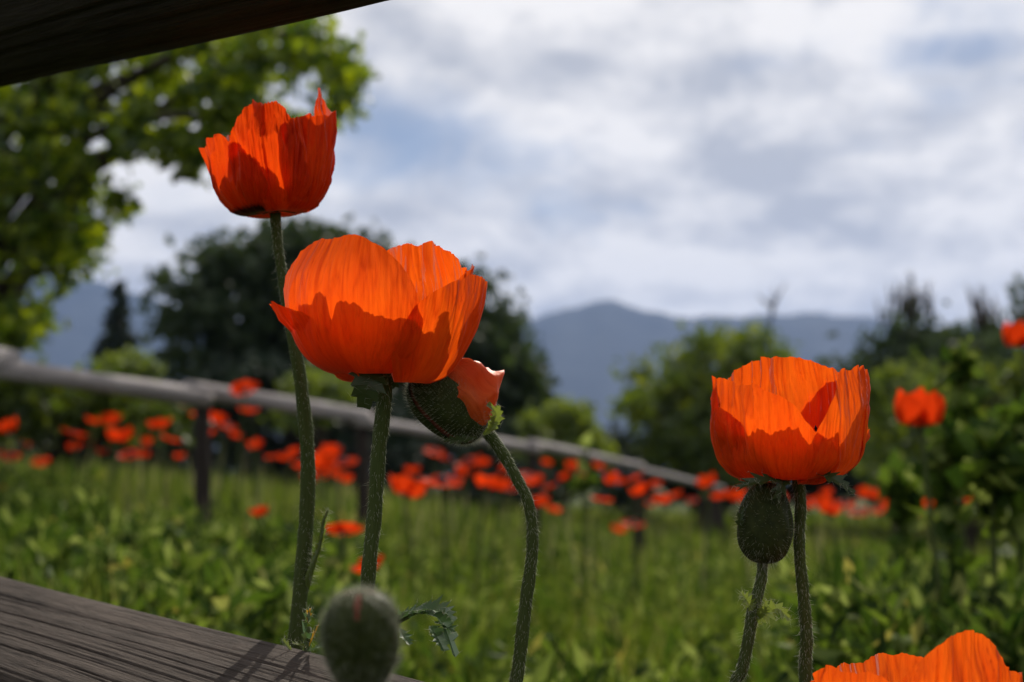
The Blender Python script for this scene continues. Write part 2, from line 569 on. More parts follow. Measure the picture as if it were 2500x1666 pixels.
# ------------------------------------------------------------------ trees
def in_poly(x, y, poly):
    c = np.zeros(len(x), bool)
    n = len(poly)
    for i in range(n):
        x1, y1 = poly[i]; x2, y2 = poly[(i + 1) % n]
        cond = ((y1 > y) != (y2 > y)) & (x < (x2 - x1) * (y - y1) / (y2 - y1 + 1e-9) + x1)
        c ^= cond
    return c


def leaf_quads(C, size, rng, droop=.3, wid=.35):
    n = len(C)
    D = rng.standard_normal((n, 3)); D[:, 2] -= droop
    D /= np.linalg.norm(D, axis=1)[:, None]
    S = np.cross(D, rng.standard_normal((n, 3))); S /= np.linalg.norm(S, axis=1)[:, None]
    Nn = np.cross(D, S)
    l = (size * rng.uniform(.6, 1.3, n))[:, None]
    w = l * rng.uniform(.8, 1.2, n)[:, None] * wid
    mid = C + D * l * .45
    V = np.stack([C, mid + S * w + Nn * l * .1, C + D * l, mid - S * w + Nn * l * .1], 1).reshape(-1, 3)
    b = np.arange(n)[:, None] * 4
    F = np.vstack([b + np.array([0, 1, 2]), b + np.array([0, 2, 3])]).astype(np.int32)
    # keep islands together (two triangles share an edge)
    return V, F


def tree(name, poly, depth, spread, nclus, rc, nleaf, size, leafmat, trunk_px, label, cat='tree', seed=0,
         trunk_r=.15, holes=(), dead=(), group=None, clump=.55, trunk=True):
    rng = np.random.default_rng(seed)
    xs_, ys_ = zip(*poly)
    cl = []
    while len(cl) < nclus:
        x = rng.uniform(min(xs_), max(xs_), 200); y = rng.uniform(min(ys_), max(ys_), 200)
        ok = in_poly(x, y, poly)
        for (hx, hy, hr) in holes:
            ok &= (x - hx) ** 2 + (y - hy) ** 2 > hr ** 2
        for a, b in zip(x[ok], y[ok]):
            cl.append((a, b))
            if len(cl) >= nclus: break
    base_xy = P(trunk_px, 1190, depth)
    bx, by = base_xy.x, base_xy.y
    base = Vector((bx, by, gz(bx, by)))
    t = root(name, base, label, cat, group)
    Cs = []
    for (a, b) in cl:
        d = depth + rng.uniform(-spread, spread)
        Cs.append(np.array(P(a, b, d)))
    Cs = np.array(Cs)
    Cs[:, 2] = np.maximum(Cs[:, 2], base.z + .05)
    rad = rc * depth / FPX
    pts = []
    for c in Cs:
        k = max(4, int(nleaf / nclus * rng.uniform(.5, 1.5)))
        v = rng.standard_normal((k, 3)) * rad * np.array([.55, .55, .42]) * rng.uniform(.6, 1.25)
        pts.append(c + v)
    pts = np.vstack(pts)
    pts = pts[pts[:, 2] > gz(bx, by) + .02]
    V, F = leaf_quads(pts, size, rng)
    part('crown', V, F, leafmat, t, smooth=False)
    if trunk:
        top = Cs[:, 2].max()
        cz = Cs[:, 2]
        VV, FF = [], []
        n0 = 0

        def add(p, r, ns, na):
            nonlocal n0
            v, f, _, _ = tube(p, r, ns, na, .06, seed)
            VV.append(v); FF.extend([tuple(i + n0 for i in q) for q in f]); n0 += len(v)
        hgt = max(top - base.z, .5)
        mid = Vector((bx + .03 * hgt, by, base.z + hgt * .35))
        upp = Vector((Cs[:, 0].mean() * .5 + bx * .5, by, base.z + hgt * .8))
        add([base - Vector((0, 0, .1)), mid, upp], [trunk_r, trunk_r * .75, trunk_r * .3], 14, 9)
        part('trunk', np.vstack(VV), FF, M['bark'], t)
        VV, FF = [], []; n0 = 0
        sel = rng.permutation(len(Cs))[:min(34, len(Cs))]
        for i in sel:
            c = Vector(Cs[i])
            s = rng.uniform(.25, .95)
            a = base.lerp(mid, min(1, s * 2)) if s < .5 else mid.lerp(upp, s * 2 - 1)
            m2 = a.lerp(c, .5) + Vector((0, 0, .12 * (c - a).length))
            add([a, m2, c], [trunk_r * .34, trunk_r * .2, trunk_r * .05], 8, 5)
        for (ax, ay, bx2, by2) in dead:
            d = depth + rng.uniform(-spread, spread) * .3
            add([P(ax, ay, d), P((ax + bx2) / 2 + rng.uniform(-6, 6), (ay + by2) / 2, d), P(bx2, by2, d)],
                [trunk_r * .14, trunk_r * .09, trunk_r * .03], 5, 4)
        part('branch', np.vstack(VV), FF, M['bark'], t)
    return t


rnd = random.Random(5)
tree('maple_tree', [(-260, 60), (300, 70), (560, 40), (760, 30), (820, 60), (840, 160), (900, 250), (860, 340), (800, 350), (740, 300), (600, 300),
                    (520, 350), (490, 430), (440, 470), (430, 400), (370, 330), (340, 380), (350, 470), (300, 560), (250, 600), (210, 690),
                    (150, 700), (110, 800), (60, 850), (-260, 870)],
     8.0, 1.1, 300, 42, 14500, .075, M['tree_near'], -190,
     'leafy green tree overhanging the upper left corner behind the tall poppy', seed=3, trunk_r=.16, holes=((365, 420, 60), (140, 640, 25), (600, 190, 25)))
tree('broadleaf_tree', [(425, 930), (415, 700), (470, 620), (560, 630), (640, 580), (740, 560), (880, 600), (960, 610), (1010, 700), (1010, 930)],
     26, 2.0, 150, 62, 11000, .24, M['tree_dark'], 700, 'dark broad tree behind the poppies, left of the mountain peak', seed=7, trunk_r=.3,
     holes=((470, 640, 20),))
tree('round_tree', [(720, 1080), (860, 960), (980, 800), (1120, 720), (1165, 665), (1190, 690), (1220, 780), (1275, 850), (1300, 900), (1290, 970), (1330, 1030), (1340, 1090)],
     30, 2.0, 150, 60, 11000, .26, M['tree_dark'], 1150, 'dark rounded tree directly behind the opening bud', seed=11, trunk_r=.3)
tree('leafy_tree', [(1530, 1000), (1520, 905), (1590, 885), (1680, 860), (1750, 825), (1800, 790), (1835, 830), (1900, 840), (1915, 890), (1890, 980), (1830, 1170), (1620, 1170), (1560, 1090)],
     22, 1.6, 85, 48, 6000, .17, M['tree_mid'], 1720, 'sunlit green tree in front of the mountain, left of the right poppy', seed=13, trunk_r=.2,
     holes=((1690, 890, 26), (1600, 950, 20)), dead=((1880, 790, 1890, 700), (1885, 760, 1920, 690), (1885, 750, 1850, 720)))
dead = []
for i in range(46):
    a = rnd.choice([(2150, 2280, 790), (2380, 2440, 800), (2180, 2260, 770)])
    x = rnd.uniform(a[0], a[1]); h = rnd.uniform(50, 110)
    dead.append((x, a[2], x + rnd.uniform(-30, 30), a[2] - h))
tree('scraggly_tree', [(1930, 1180), (2010, 1010), (2060, 920), (2120, 890), (2180, 820), (2240, 790), (2290, 830), (2360, 830), (2430, 840), (2440, 1180)],
     28, 2.0, 140, 56, 10500, .23, M['tree_dark'], 2200, 'dark tree with bare twiggy tips behind the right poppy', seed=17, trunk_r=.28, dead=dead)
tree('dark_tree', [(2410, 1180), (2400, 830), (2460, 740), (2500, 690), (2560, 660), (2760, 640), (2760, 1180)],
     31, 2.0, 80, 60, 6500, .26, M['tree_dark'], 2600, 'dark tree cut off by the right edge of the picture', seed=19, trunk_r=.3)
# shrubs
tree('bright_shrub', [(1270, 1110), (1290, 1030), (1350, 990), (1430, 1000), (1470, 1060), (1480, 1120)], 18, 1, 40, 28, 3000, .12, M['shrub'], 1370,
     'bright yellow-green shrub at the foot of the dark rounded tree', 'shrub', 23, .05)
tree('bright_shrub', [(240, 930), (260, 885), (320, 865), (380, 890), (400, 940)], 19, 1, 26, 22, 1700, .11, M['shrub'], 320,
     'yellow-green bush behind the grey fence rail below the conifer', 'shrub', 29, .05)
tree('bright_shrub', [(690, 1020), (700, 930), (770, 905), (840, 940), (850, 1020)], 17, 1, 26, 26, 1900, .11, M['shrub'], 770,
     'yellow-green bush between the two left poppy stems', 'shrub', 31, .05)
tree('green_shrub', [(-100, 1010), (-100, 930), (60, 925), (200, 945), (360, 975), (480, 1000), (480, 1040), (-100, 1040)], 9.5, .8, 70, 46, 4500, .085, M['tree_mid'], 150,
     'low green bushes below the grey fence rail at far left', 'shrub', 37, .04)
tree('green_shrub', [(2090, 1220), (2120, 960), (2230, 900), (2330, 860), (2430, 900), (2600, 870), (2600, 1220)], 13, 1, 80, 46, 6500, .1, M['tree_mid'], 2350,
     'green shrub behind the half-shaded red poppy at right', 'shrub', 41, .05)
tree('dark_hedge', [(1380, 1190), (1400, 1110), (1520, 1060), (1700, 1040), (1900, 1050), (2150, 1060), (2450, 1050), (2800, 1050), (2800, 1215), (1380, 1215)], 24, 1.2, 120, 52, 11000, .19, M['conifer'], 1750,
     'dark hedge along the far side of the meadow behind the right bud', 'hedge', 43, .05)
tree('dark_hedge', [(-350, 1200), (-350, 960), (100, 990), (420, 960), (560, 900), (720, 900), (900, 960), (1250, 1040), (1420, 1110), (1420, 1215), (380, 1200)], 21, 1.2, 190, 52, 15000, .17, M['conifer'], 800,
     'dark hedge behind the long grey fence rail', 'hedge', 47, .05)


def conifer(px, top, bottom, half, depth, label, seed):
    rng = np.random.default_rng(seed)
    b = P(px, 1190, depth)
    base = Vector((b.x, b.y, gz(b.x, b.y)))
    t = root('conifer_tree', base, label, 'tree')
    zt = P(px, top, depth).z
    zb = base.z + .2
    pts = []
    half_m = half * depth / FPX
    for k in range(26):
        s = k / 25
        z = zt + (zb - zt) * s
        r = half_m * (s * 1.25 + .04)
        nb = int(6 + 10 * s)
        for j in range(nb):
            a = rng.uniform(0, 6.28); rr = r * rng.uniform(.6, 1.1)
            q = np.linspace(.1, 1, int(10 + 26 * s))
            x = np.cos(a) * rr * q; y = np.sin(a) * rr * q
            zz_ = z - .35 * rr * q + .12 * rr * q * q
            pp = np.stack([b.x + x, b.y + y, zz_], 1) + rng.standard_normal((len(q), 3)) * .05
            pts.append(pp)
    pts = np.vstack(pts)
    V, F = leaf_quads(pts, .26, rng, .6)
    part('crown', V, F, M['conifer'], t, smooth=False)
    v, f, _, _ = tube([base - Vector((0, 0, .1)), base.lerp(Vector((b.x, b.y, zt)), .5), Vector((b.x, b.y, zt))], [.2, .12, .02], 10, 8)
    part('trunk', v, f, M['bark'], t)


conifer(277, 690, 900, 135, 42, 'dark conifer in front of the blue slope at left', 3)

# ------------------------------------------------------------------ meadow
rng = np.random.default_rng(1)


def scatter(n, d0, d1, power=1.0, spreadpx=1900):
    u = rng.uniform(0, 1, n)
    d = d0 * (d1 / d0) ** (u ** power)
    px = rng.uniform(-spreadpx, spreadpx, n)
    x = px / FPX * d * 1.0
    return x, d


def blades(n, d0, d1, h0, h1, w0, material, name, label, lean=.35):
    x, y = scatter(n, d0, d1)
    z = ground_z(x, y)
    h = rng.uniform(h0, h1, n) * (1 + .22 * np.sin(x * 2.1 + .6 * np.sin(y * 2)) * np.sin(y * 1.7 + 1) + .2 * np.sin(x * 6.3 + y) * np.sin(y * 5.1))
    w = w0 * (1 + y / 5.0) * rng.uniform(.7, 1.3, n)
    a = rng.uniform(0, 6.28, n)
    side = np.stack([np.cos(a), np.sin(a), np.zeros(n)], 1)
    b = rng.uniform(0, 6.28, n)
    ln = rng.uniform(.05, lean, n) * h
    off = np.stack([np.cos(b) * ln, np.sin(b) * ln, np.zeros(n)], 1)
    p = np.stack([x, y, z - .01], 1)
    up = np.zeros((n, 3)); up[:, 2] = h
    m1 = p + up * .55 + off * .35
    V = np.stack([p - side * w[:, None] * .5, p + side * w[:, None] * .5, m1 + side * w[:, None] * .42, m1 - side * w[:, None] * .42, p + up + off], 1).reshape(-1, 3)
    q = np.arange(n)[:, None] * 5
    F = np.vstack([q + np.array([0, 1, 2]), q + np.array([0, 2, 3]), q + np.array([3, 2, 4])]).astype(np.int32)
    o = part(name, V, F, material, smooth=False)
    return props(o, label, 'grass', kind='stuff')


blades(140000, .95, 40, .12, .40, .0050, M['grass'], 'grass', 'tall green meadow grass filling the field below the poppies')
blades(1800, 5, 36, .34, .58, .0028, M['dry'], 'dry_grass', 'pale dry grass stalks scattered through the far meadow', .2)

def weeds(n, d0, d1, h0, h1, leafsize, name, label, pxr=(-1500, 1500), per=60, spread=.10, mt='weed', wid=.13):
    px = rng.uniform(pxr[0], pxr[1], n)
    d = d0 * (d1 / d0) ** rng.uniform(0, 1, n)
    x = px / FPX * d; y = d
    z = ground_z(x, y)
    pts = []
    for i in range(n):
        h = rng.uniform(h0, h1)
        k = int(per * rng.uniform(.6, 1.4))
        t = rng.uniform(.1, 1, k)
        r = spread * (1.15 - .6 * t)
        c = np.stack([x[i] + rng.standard_normal(k) * r, y[i] + rng.standard_normal(k) * r, z[i] + t * h], 1)
        pts.append(c)
    V, F = leaf_quads(np.vstack(pts), leafsize, rng, -.8, wid)
    o = part(name, V, F, M[mt], smooth=False)
    return props(o, label, 'weeds', kind='stuff')


weeds(430, 2.0, 7, .18, .42, .058, 'weeds', 'leafy weeds crowding the meadow at left above the near rail', (-1350, -380), 150, .06)
weeds(380, 1.8, 8, .28, .56, .056, 'weeds', 'leafy weeds crowding the lower right of the meadow', (780, 1400), 150, .06)
weeds(1000, 1.6, 14, .18, .40, .056, 'weeds', 'low leafy weeds among the grass in the middle of the meadow', (-500, 900), 70, .055)

weeds(150, 1.9, 4.2, .34, .50, .046, 'weeds', 'taller tangled weeds just beyond the near rail at left', (-1200, -330), 170, .04, 'weed', .2)
weeds(130, 1.8, 4.0, .36, .56, .046, 'weeds', 'taller tangled weeds behind the cut-off poppy at lower right', (700, 1300), 170, .04, 'weed', .2)
weeds(260, 1.9, 7, .16, .44, .028, 'weeds', 'broad-leaved weeds dotted through the whole meadow', (-1350, 1350), 50, .07, 'weed', .32)

# ------------------------------------------------------------------ far fence
FENCE = [P(-260, 860, 4.1), P(0, 893, 4.6), P(480, 962, 5.5), P(880, 1022, 6.5), P(1300, 1090, 7.9), P(1560, 1142, 10), P(1760, 1190, 13.5)]
fr = root('split_rail_fence', (FENCE[1].x, FENCE[1].y, gz(FENCE[1].x, FENCE[1].y)),
          'grey split rail fence running away to the right behind the field of poppies', 'fence')


def log(p0, p1, r, ns, na, seed, amp=.08, squash=1.0, uvs=True):
    """a weathered rail: axis p0-p1, lumpy cross section"""
    rg = np.random.default_rng(seed)
    p0 = np.array(p0, float); p1 = np.array(p1, float)
    T = p1 - p0; Lg = np.linalg.norm(T); T /= Lg
    A = np.cross(T, (0, 0, 1.0)); A /= np.linalg.norm(A)
    B = np.cross(A, T)
    th = np.linspace(0, 2 * np.pi, na, endpoint=False)
    s = np.linspace(0, 1, ns)
    TH, S = np.meshgrid(th, s)
    rad = np.ones_like(TH)
    for k in range(2, 6):
        rad += amp / k * np.cos(k * TH + rg.uniform(0, 6) + 1.2 * np.sin(S * rg.uniform(1, 4) + k)) * 1.3
    rad *= 1 + .04 * np.sin(S * 9 + seed)
    Pn = (p0 + S[..., None] * (p1 - p0)) + (np.cos(TH)[..., None] * A + np.sin(TH)[..., None] * B * squash) * (rad * r)[..., None]
    V = Pn.reshape(-1, 3)
    F = [tuple(f) for f in grid_faces(na, ns, True)]
    F.append(tuple(range(na - 1, -1, -1))); F.append(tuple(range((ns - 1) * na, ns * na)))
    uv = np.stack([(S * Lg).ravel(), (TH * r).ravel()], 1)
    return V, F, uv


for i in range(len(FENCE) - 1):
    a, b = FENCE[i], FENCE[i + 1]
    e = (b - a).normalized() * .06
    for (dz, rr) in ((0, (.040, .037, .032, .028, .026, .024)[i]),):
        dv = Vector((0, .03 if dz else 0, dz + .012 * (-1) ** i))
        V, F, uv = log(a - e + dv, b + e + dv, rr, 24, 14, 50 + i + int(dz * 10), .10, 1.05)
        part('rail', V, F, M['wood_far'], fr, uv)
for i, a in enumerate(FENCE):
    if i in (1,): continue
    z0 = gz(a.x, a.y)
    V, F, uv = log(Vector((a.x, a.y + .09, z0 - .1)), Vector((a.x + .01, a.y + .09, a.z + .0)), .055, 10, 12, 80 + i, .08) if False else (None, None, None)
    v, f, uv, _ = tube([Vector((a.x, a.y + .10, z0 - .1)), Vector((a.x + .01, a.y + .10, (z0 + a.z) / 2)), Vector((a.x, a.y + .10, a.z - .01))], [.04, .034, .03], 10, 10, .05, i)
    part('post', v, f, M['wood_shade'], fr, uv)

# ------------------------------------------------------------------ near fence
def near_log(p0, p1, r, seed, profile, cracks, ns, na, fine=False):
    """split log: facet profile r(theta), long drying cracks cut into it. theta 0 = up, growing towards the camera"""
    rg = np.random.default_rng(seed)
    p0 = np.array(p0, float); p1 = np.array(p1, float)
    T = p1 - p0; Lg = np.linalg.norm(T); T /= Lg
    A = np.cross(T, (0, 0, 1.0)); A /= np.linalg.norm(A)
    if A[1] > 0: A = -A                               # towards the camera side
    Bv = np.cross(A, T); Bv *= np.sign(Bv[2])
    n1 = int(na * .78)                                # finer where the log is seen
    th = np.radians(np.concatenate([np.linspace(-35, 115, n1, endpoint=False), np.linspace(115, 325, na - n1, endpoint=False)])) if fine else np.linspace(-np.pi, np.pi, na, endpoint=False)
    s = np.linspace(0, Lg, ns)
    TH, S = np.meshgrid(th, s)
    rad = np.interp((np.degrees(TH) + 180) % 360 - 180, [q[0] for q in profile], [q[1] for q in profile])
    kk = np.ones(7) / 7
    rad = np.apply_along_axis(lambda v: np.convolve(np.concatenate([v[-3:], v, v[:3]]), kk, 'valid'), 1, rad)
    for k in range(5):
        rad = rad + .006 * np.sin(S * rg.uniform(3, 14) + TH * rg.integers(1, 4) + rg.uniform(0, 6))
    depth = np.zeros_like(rad)
    for (a0, wob, wid, dep, s0, s1) in cracks:
        wid = wid * (.55 + .9 * vnoise(S * 6, S * 0 + a0, seed + 40 + int(a0)))
        c = a0 + (a0 % 7 - 3.5) * .8 * (S - .8) + wob * (np.sin(S * 5.1 + a0) + .5 * np.sin(S * 13 + a0 * 2) + .25 * np.sin(S * 41 + a0))
        dd = np.abs((np.degrees(TH) - c + 180) % 360 - 180)
        fade = np.clip((S - s0) / .06, 0, 1) * np.clip((s1 - S) / .06, 0, 1)
        depth = np.maximum(depth, dep * np.clip(1 - dd / wid, 0, 1) ** .6 * fade)
    depth = depth + .0009 * vnoise(S * 9, TH * r * 500, seed) + .0012 * vnoise(S * 3 + 7, TH * r * 160, seed + 1) + .0012 * vnoise(S * 6 + 3, TH * r * 40, seed + 2)
    R_ = rad * r - depth
    Pn = p0 + S[..., None] * T + (np.sin(TH)[..., None] * A + np.cos(TH)[..., None] * Bv) * R_[..., None]
    F = [tuple(f) for f in grid_faces(na, ns, True)]
    F.append(tuple(range(na - 1, -1, -1))); F.append(tuple(range((ns - 1) * na, ns * na)))
    uv = np.stack([S.ravel(), (TH * r).ravel()], 1)
    return Pn.reshape(-1, 3), F, uv


lo_a, lo_b = P(0, 1434, 1.0), P(1040, 1720, .715)
up_a, up_b = P(0, 196, 1.0), P(940, -24, .735)
LR, UR = .090, .085
dlo = (lo_b - lo_a); dup_ = (up_b - up_a)
nf = root('log_fence', (lo_a.x, lo_a.y, gz(lo_a.x, lo_a.y)), 'dark weathered log fence in the foreground, framing the poppies at left', 'fence')
rg = np.random.default_rng(9)
cr_l = [(-6, .5, .75, .0045, -1, 9), (12, .6, .45, .002, -1, .95), (24, .5, .5, .0025, .2, 9), (38, .9, .6, .003, -1, 9), (56, 1.0, .8, .004, -1, 9), (74, 1.5, .9, .005, -1, 9)]
for i in range(64):
    s0 = rg.uniform(-.2, 1.3)
    cr_l.append((rg.uniform(-15, 100), rg.uniform(.15, .5), rg.uniform(.25, .42), rg.uniform(.0006, .0020), s0, s0 + rg.uniform(.08, .45)))
prof_l = [(-180, .98), (-120, 1.0), (-60, 1.02), (-26, 1.02), (-20, 1.0), (-10, .91), (0, .855), (15, .835), (30, .86), (42, .925), (52, .99), (60, 1.0), (85, .97), (110, .95), (140, 1.0), (180, .98)]
V, F, uv = near_log(lo_a - dlo * .9 - Vector((0, 0, LR * .93)), lo_b + dlo * .75 - Vector((0, 0, LR * .93)), LR, 2, prof_l, cr_l, 400, 560, True)
part('rail', V, F, M['wood'], nf, uv, label='lower dark weathered rail with long cracks along its sunlit top')
cr_u = []
for i in range(30):
    s0 = rg.uniform(-.2, 1.3)
    cr_u.append((rg.uniform(60, 185), rg.uniform(.3, 1.5), rg.uniform(.8, 1.6), rg.uniform(.002, .005), s0, s0 + rg.uniform(.2, .9)))
prof_u = [(-180, 1.0), (-120, .97), (-60, 1.0), (0, 1.02), (60, 1.0), (100, 1.04), (140, .96), (180, 1.0)]
V, F, uv = near_log(up_a - dup_ * .9 + Vector((0, 0, UR)), up_b + dup_ * .8 + Vector((0, 0, UR)), UR, 5, prof_u, cr_u, 300, 220)
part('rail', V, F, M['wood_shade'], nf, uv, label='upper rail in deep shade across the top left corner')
pa = lo_a - dlo * .85
v, f, uv, _ = tube([Vector((pa.x - .02, pa.y + .12, gz(pa.x, pa.y) - .1)), Vector((pa.x - .02, pa.y + .12, .6)), Vector((pa.x - .02, pa.y + .12, 1.3))], [.09, .085, .08], 20, 16, .04, 4)
part('post', v, f, M['wood'], nf, uv)

# ------------------------------------------------------------------ poppies
def pleat(u, t, rg, n, fmin, fmax):
    z = np.zeros_like(u)
    for k in range(n):
        f = rg.uniform(fmin, fmax)
        z += np.sin(u * f + rg.uniform(0, 6.28) + t * rg.uniform(-1.5, 1.5)) / (1 + .12 * f)
    return z / math.sqrt(n)


LAST = {}


def petal_grid(az0, W, prof, rim, seed, rs=1.0, wr=.0018, frill=.0016, jag=.012, curl=0.0, claw=.34, nu=136, nv=76, fold=0.0, crease=1.0):
    """petal of a cup: az 0 faces the camera, + to the right. returns flower-local V (metres) and uv"""
    rg = np.random.default_rng(seed)
    u1 = np.linspace(-1, 1, nu)
    tend = np.interp(u1, [q[0] for q in rim], [q[1] for q in rim])
    k = np.array([1, 2, 3, 2, 1]) / 9
    tend = np.convolve(np.pad(tend, 2, 'edge'), k, 'valid')
    lob = vnoise(u1 * 2.6 + 11, u1 * 0 + seed % 50, seed + 3) + .45 * vnoise(u1 * 7 + 5, u1 * 0 + 3.5, seed + 4) - .72
    tend = tend + jag * 6 * lob + .45 * jag * (np.sin(u1 * rg.uniform(9, 14) + rg.uniform(0, 6)) * .8 + np.sin(u1 * rg.uniform(22, 34) + rg.uniform(0, 6)) * .6 + np.interp(np.arange(nu), np.arange(0, nu + 2, 2.4), rg.standard_normal(len(np.arange(0, nu + 2, 2.4)))) * .5)
    s1 = np.linspace(0, 1, nv)
    U, S = np.meshgrid(u1, s1)
    Tt = S * tend[None, :]
    w = claw + (1 - claw) * np.sin(np.clip(Tt / .62, 0, 1) * np.pi / 2)
    az = R(az0) + R(W) * U * w
    rz = catmull(prof, Tt) * .01
    r, z = rz[..., 0] * rs, rz[..., 1]
    amp = np.clip(Tt, 0, 1.2) ** 1.6
    d = 1.5 * wr * amp * pleat(U, Tt, rg, 6, 2, 11)
    d += .0035 * np.clip(Tt - .45, 0, 1) * (vnoise(U * 2.4 + 7, Tt * 2.5, seed + 8) - .5) * 4 * crease
    d += frill * amp ** 3 * pleat(U, Tt, rg, 5, 18, 46)
    d += .0014 * amp * np.sin(U * rg.uniform(1, 3) + Tt * rg.uniform(4, 8) + rg.uniform(0, 6))
    wob = .35 * vnoise(U * 3 + 9, Tt * 4 + 3, seed + 5)
    for (fu, ft, am) in ((4, 2.0, .0030), (8, 3.2, .0018), (17, 5.0, .0010), (30, 8.0, .0005)):
        n_ = vnoise(U * fu + wob * fu * .4 + 20, Tt * ft + 20, seed + int(fu))
        d += crease * am * np.clip(Tt * 1.3, 0, 1) * (1 - np.abs(2 * n_ - 1)) ** 2
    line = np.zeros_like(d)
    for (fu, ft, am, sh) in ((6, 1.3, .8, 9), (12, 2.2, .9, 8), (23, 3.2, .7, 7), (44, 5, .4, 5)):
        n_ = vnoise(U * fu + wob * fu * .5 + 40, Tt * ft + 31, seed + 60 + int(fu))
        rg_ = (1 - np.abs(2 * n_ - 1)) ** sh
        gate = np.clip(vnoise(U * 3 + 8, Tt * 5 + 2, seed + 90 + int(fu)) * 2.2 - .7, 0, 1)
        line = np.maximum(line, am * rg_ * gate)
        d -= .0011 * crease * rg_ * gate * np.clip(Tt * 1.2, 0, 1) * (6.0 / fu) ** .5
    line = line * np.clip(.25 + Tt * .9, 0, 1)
    d += curl * .01 * (np.abs(U) ** 2.2) * amp
    if fold:
        d += fold * .01 * amp * np.abs(np.sin(U * 3.1 + seed))
    r = np.maximum(r + d, .0004)
    V = np.stack([r * np.sin(az), -r * np.cos(az), z + .35 * d * (Tt > .3)], -1)
    uv = np.stack([U * .5 + .5, Tt], -1)
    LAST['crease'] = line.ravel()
    return V.reshape(-1, 3), uv.reshape(-1, 2), (nu, nv)


def stamens(rg, n=110, h=.020, r=.013):
    VV, FF = [], []
    k = 0
    for i in range(n):
        a = rg.uniform(0, 6.28); rr = r * rg.uniform(.55, 1.25); hh = h * rg.uniform(.65, 1.15)
        b = np.array([math.cos(a) * .004, math.sin(a) * .004, .001])
        e = np.array([math.cos(a) * rr, math.sin(a) * rr, hh])
        s = np.array([-math.sin(a), math.cos(a), 0]) * .00022
        VV += [b - s, b + s, e + s, e - s]; FF.append((k, k + 1, k + 2, k + 3)); k += 4
        # anther: small octahedron
        q = .0013
        c = e
        VV += [c + np.array(v) * q for v in ((.7, 0, 0), (-.7, 0, 0), (0, .7, 0), (0, -.7, 0), (0, 0, 1.5), (0, 0, -1.5))]
        for f in ((0, 2, 4), (2, 1, 4), (1, 3, 4), (3, 0, 4), (2, 0, 5), (1, 2, 5), (3, 1, 5), (0, 3, 5)):
            FF.append(tuple(k + j for j in f))
        k += 6
    return np.array(VV), FF


def lathe(prof, n=16):
    th = np.linspace(0, 2 * np.pi, n, endpoint=False)
    V = np.vstack([np.stack([r * np.cos(th), r * np.sin(th), np.full(n, z)], 1) for r, z in prof])
    F = [tuple(f) for f in grid_faces(n, len(prof), True)]
    F.append(tuple(range(n - 1, -1, -1))); F.append(tuple(range((len(prof) - 1) * n, len(prof) * n)))
    return V, F


def place(V, origin, tilt=(0, 0, 0)):
    m = np.array(Euler(tilt).to_matrix())
    return V @ m.T + np.array(origin)


def stem_hairs(frames, n, rg, length, stand, width=.00017):
    C, A, B, T, rr = frames
    t = rg.uniform(0, len(C) - 1.001, n)
    i = t.astype(int); f = (t - i)[:, None]
    c = C[i] * (1 - f) + C[i + 1] * f
    a = rg.uniform(0, 2 * np.pi, n)[:, None]
    nr = np.cos(a) * A[i] + np.sin(a) * B[i]
    D = T[i] * (1 - stand) + nr * stand * rg.uniform(.4, 1.3, n)[:, None] + rg.standard_normal((n, 3)) * .12
    return hair_mesh(c + nr * (rr[i][:, None] * .97), D, length, width, rg)


def toothed_leaf(path, width, teeth, rg, fold=.5, up=(0, 0, 1), sharp=.6):
    """a pinnate toothed leaf along a world path"""
    pts = np.array([tuple(p) for p in path], float)
    n = teeth * 2 + 1
    t = np.linspace(0, 1, n)
    C = catmull(pts, t)
    T = np.gradient(C, axis=0); T /= np.linalg.norm(T, axis=1)[:, None]
    upv = np.array(up, float)
    S = np.cross(T, upv); S /= np.linalg.norm(S, axis=1)[:, None]
    Nn = np.cross(S, T)
    w = width * np.sin(np.clip(t * .93 + .07, 0, 1) * np.pi) ** .7
    VV, FF = [], []
    Lg = np.linalg.norm(pts[-1] - pts[0])
    for i in range(n):
        VV.append(C[i])
    for sgn in (-1, 1):
        base = len(VV)
        for i in range(n):
            out_ = (i % 2 == 1)
            ww = w[i] * ((rg.uniform(.8, 1.15)) if out_ else (1 - sharp))
            fwd = T[i] * (Lg / teeth * .6 if out_ else 0)
            VV.append(C[i] + S[i] * sgn * ww + Nn[i] * ww * fold * rg.uniform(.5, 1.3) + fwd)
        for i in range(n - 1):
            q = (i, i + 1, base + i + 1, base + i)
            FF.append(q if sgn > 0 else q[::-1])
    return np.array(VV), FF


def leaf_part(name, parent, path, width, teeth, seed, mt, hair=40, hl=.004, fold=.5, up=(0, 0, 1), sharp=.6):
    rg = np.random.default_rng(seed)
    V, F = toothed_leaf(path, width, teeth, rg, fold, up, sharp)
    o = part(name, V, F, mt, parent, smooth=False)
    if hair:
        idx = rg.integers(0, len(V), hair)
        D = rg.standard_normal((hair, 3)) + np.array([0, 0, .2])
        hv, hf = hair_mesh(V[idx], D, hl, .00015, rg)
        part('hairs', hv, hf, M['hair'], o, smooth=False, kind='stuff')
    return o


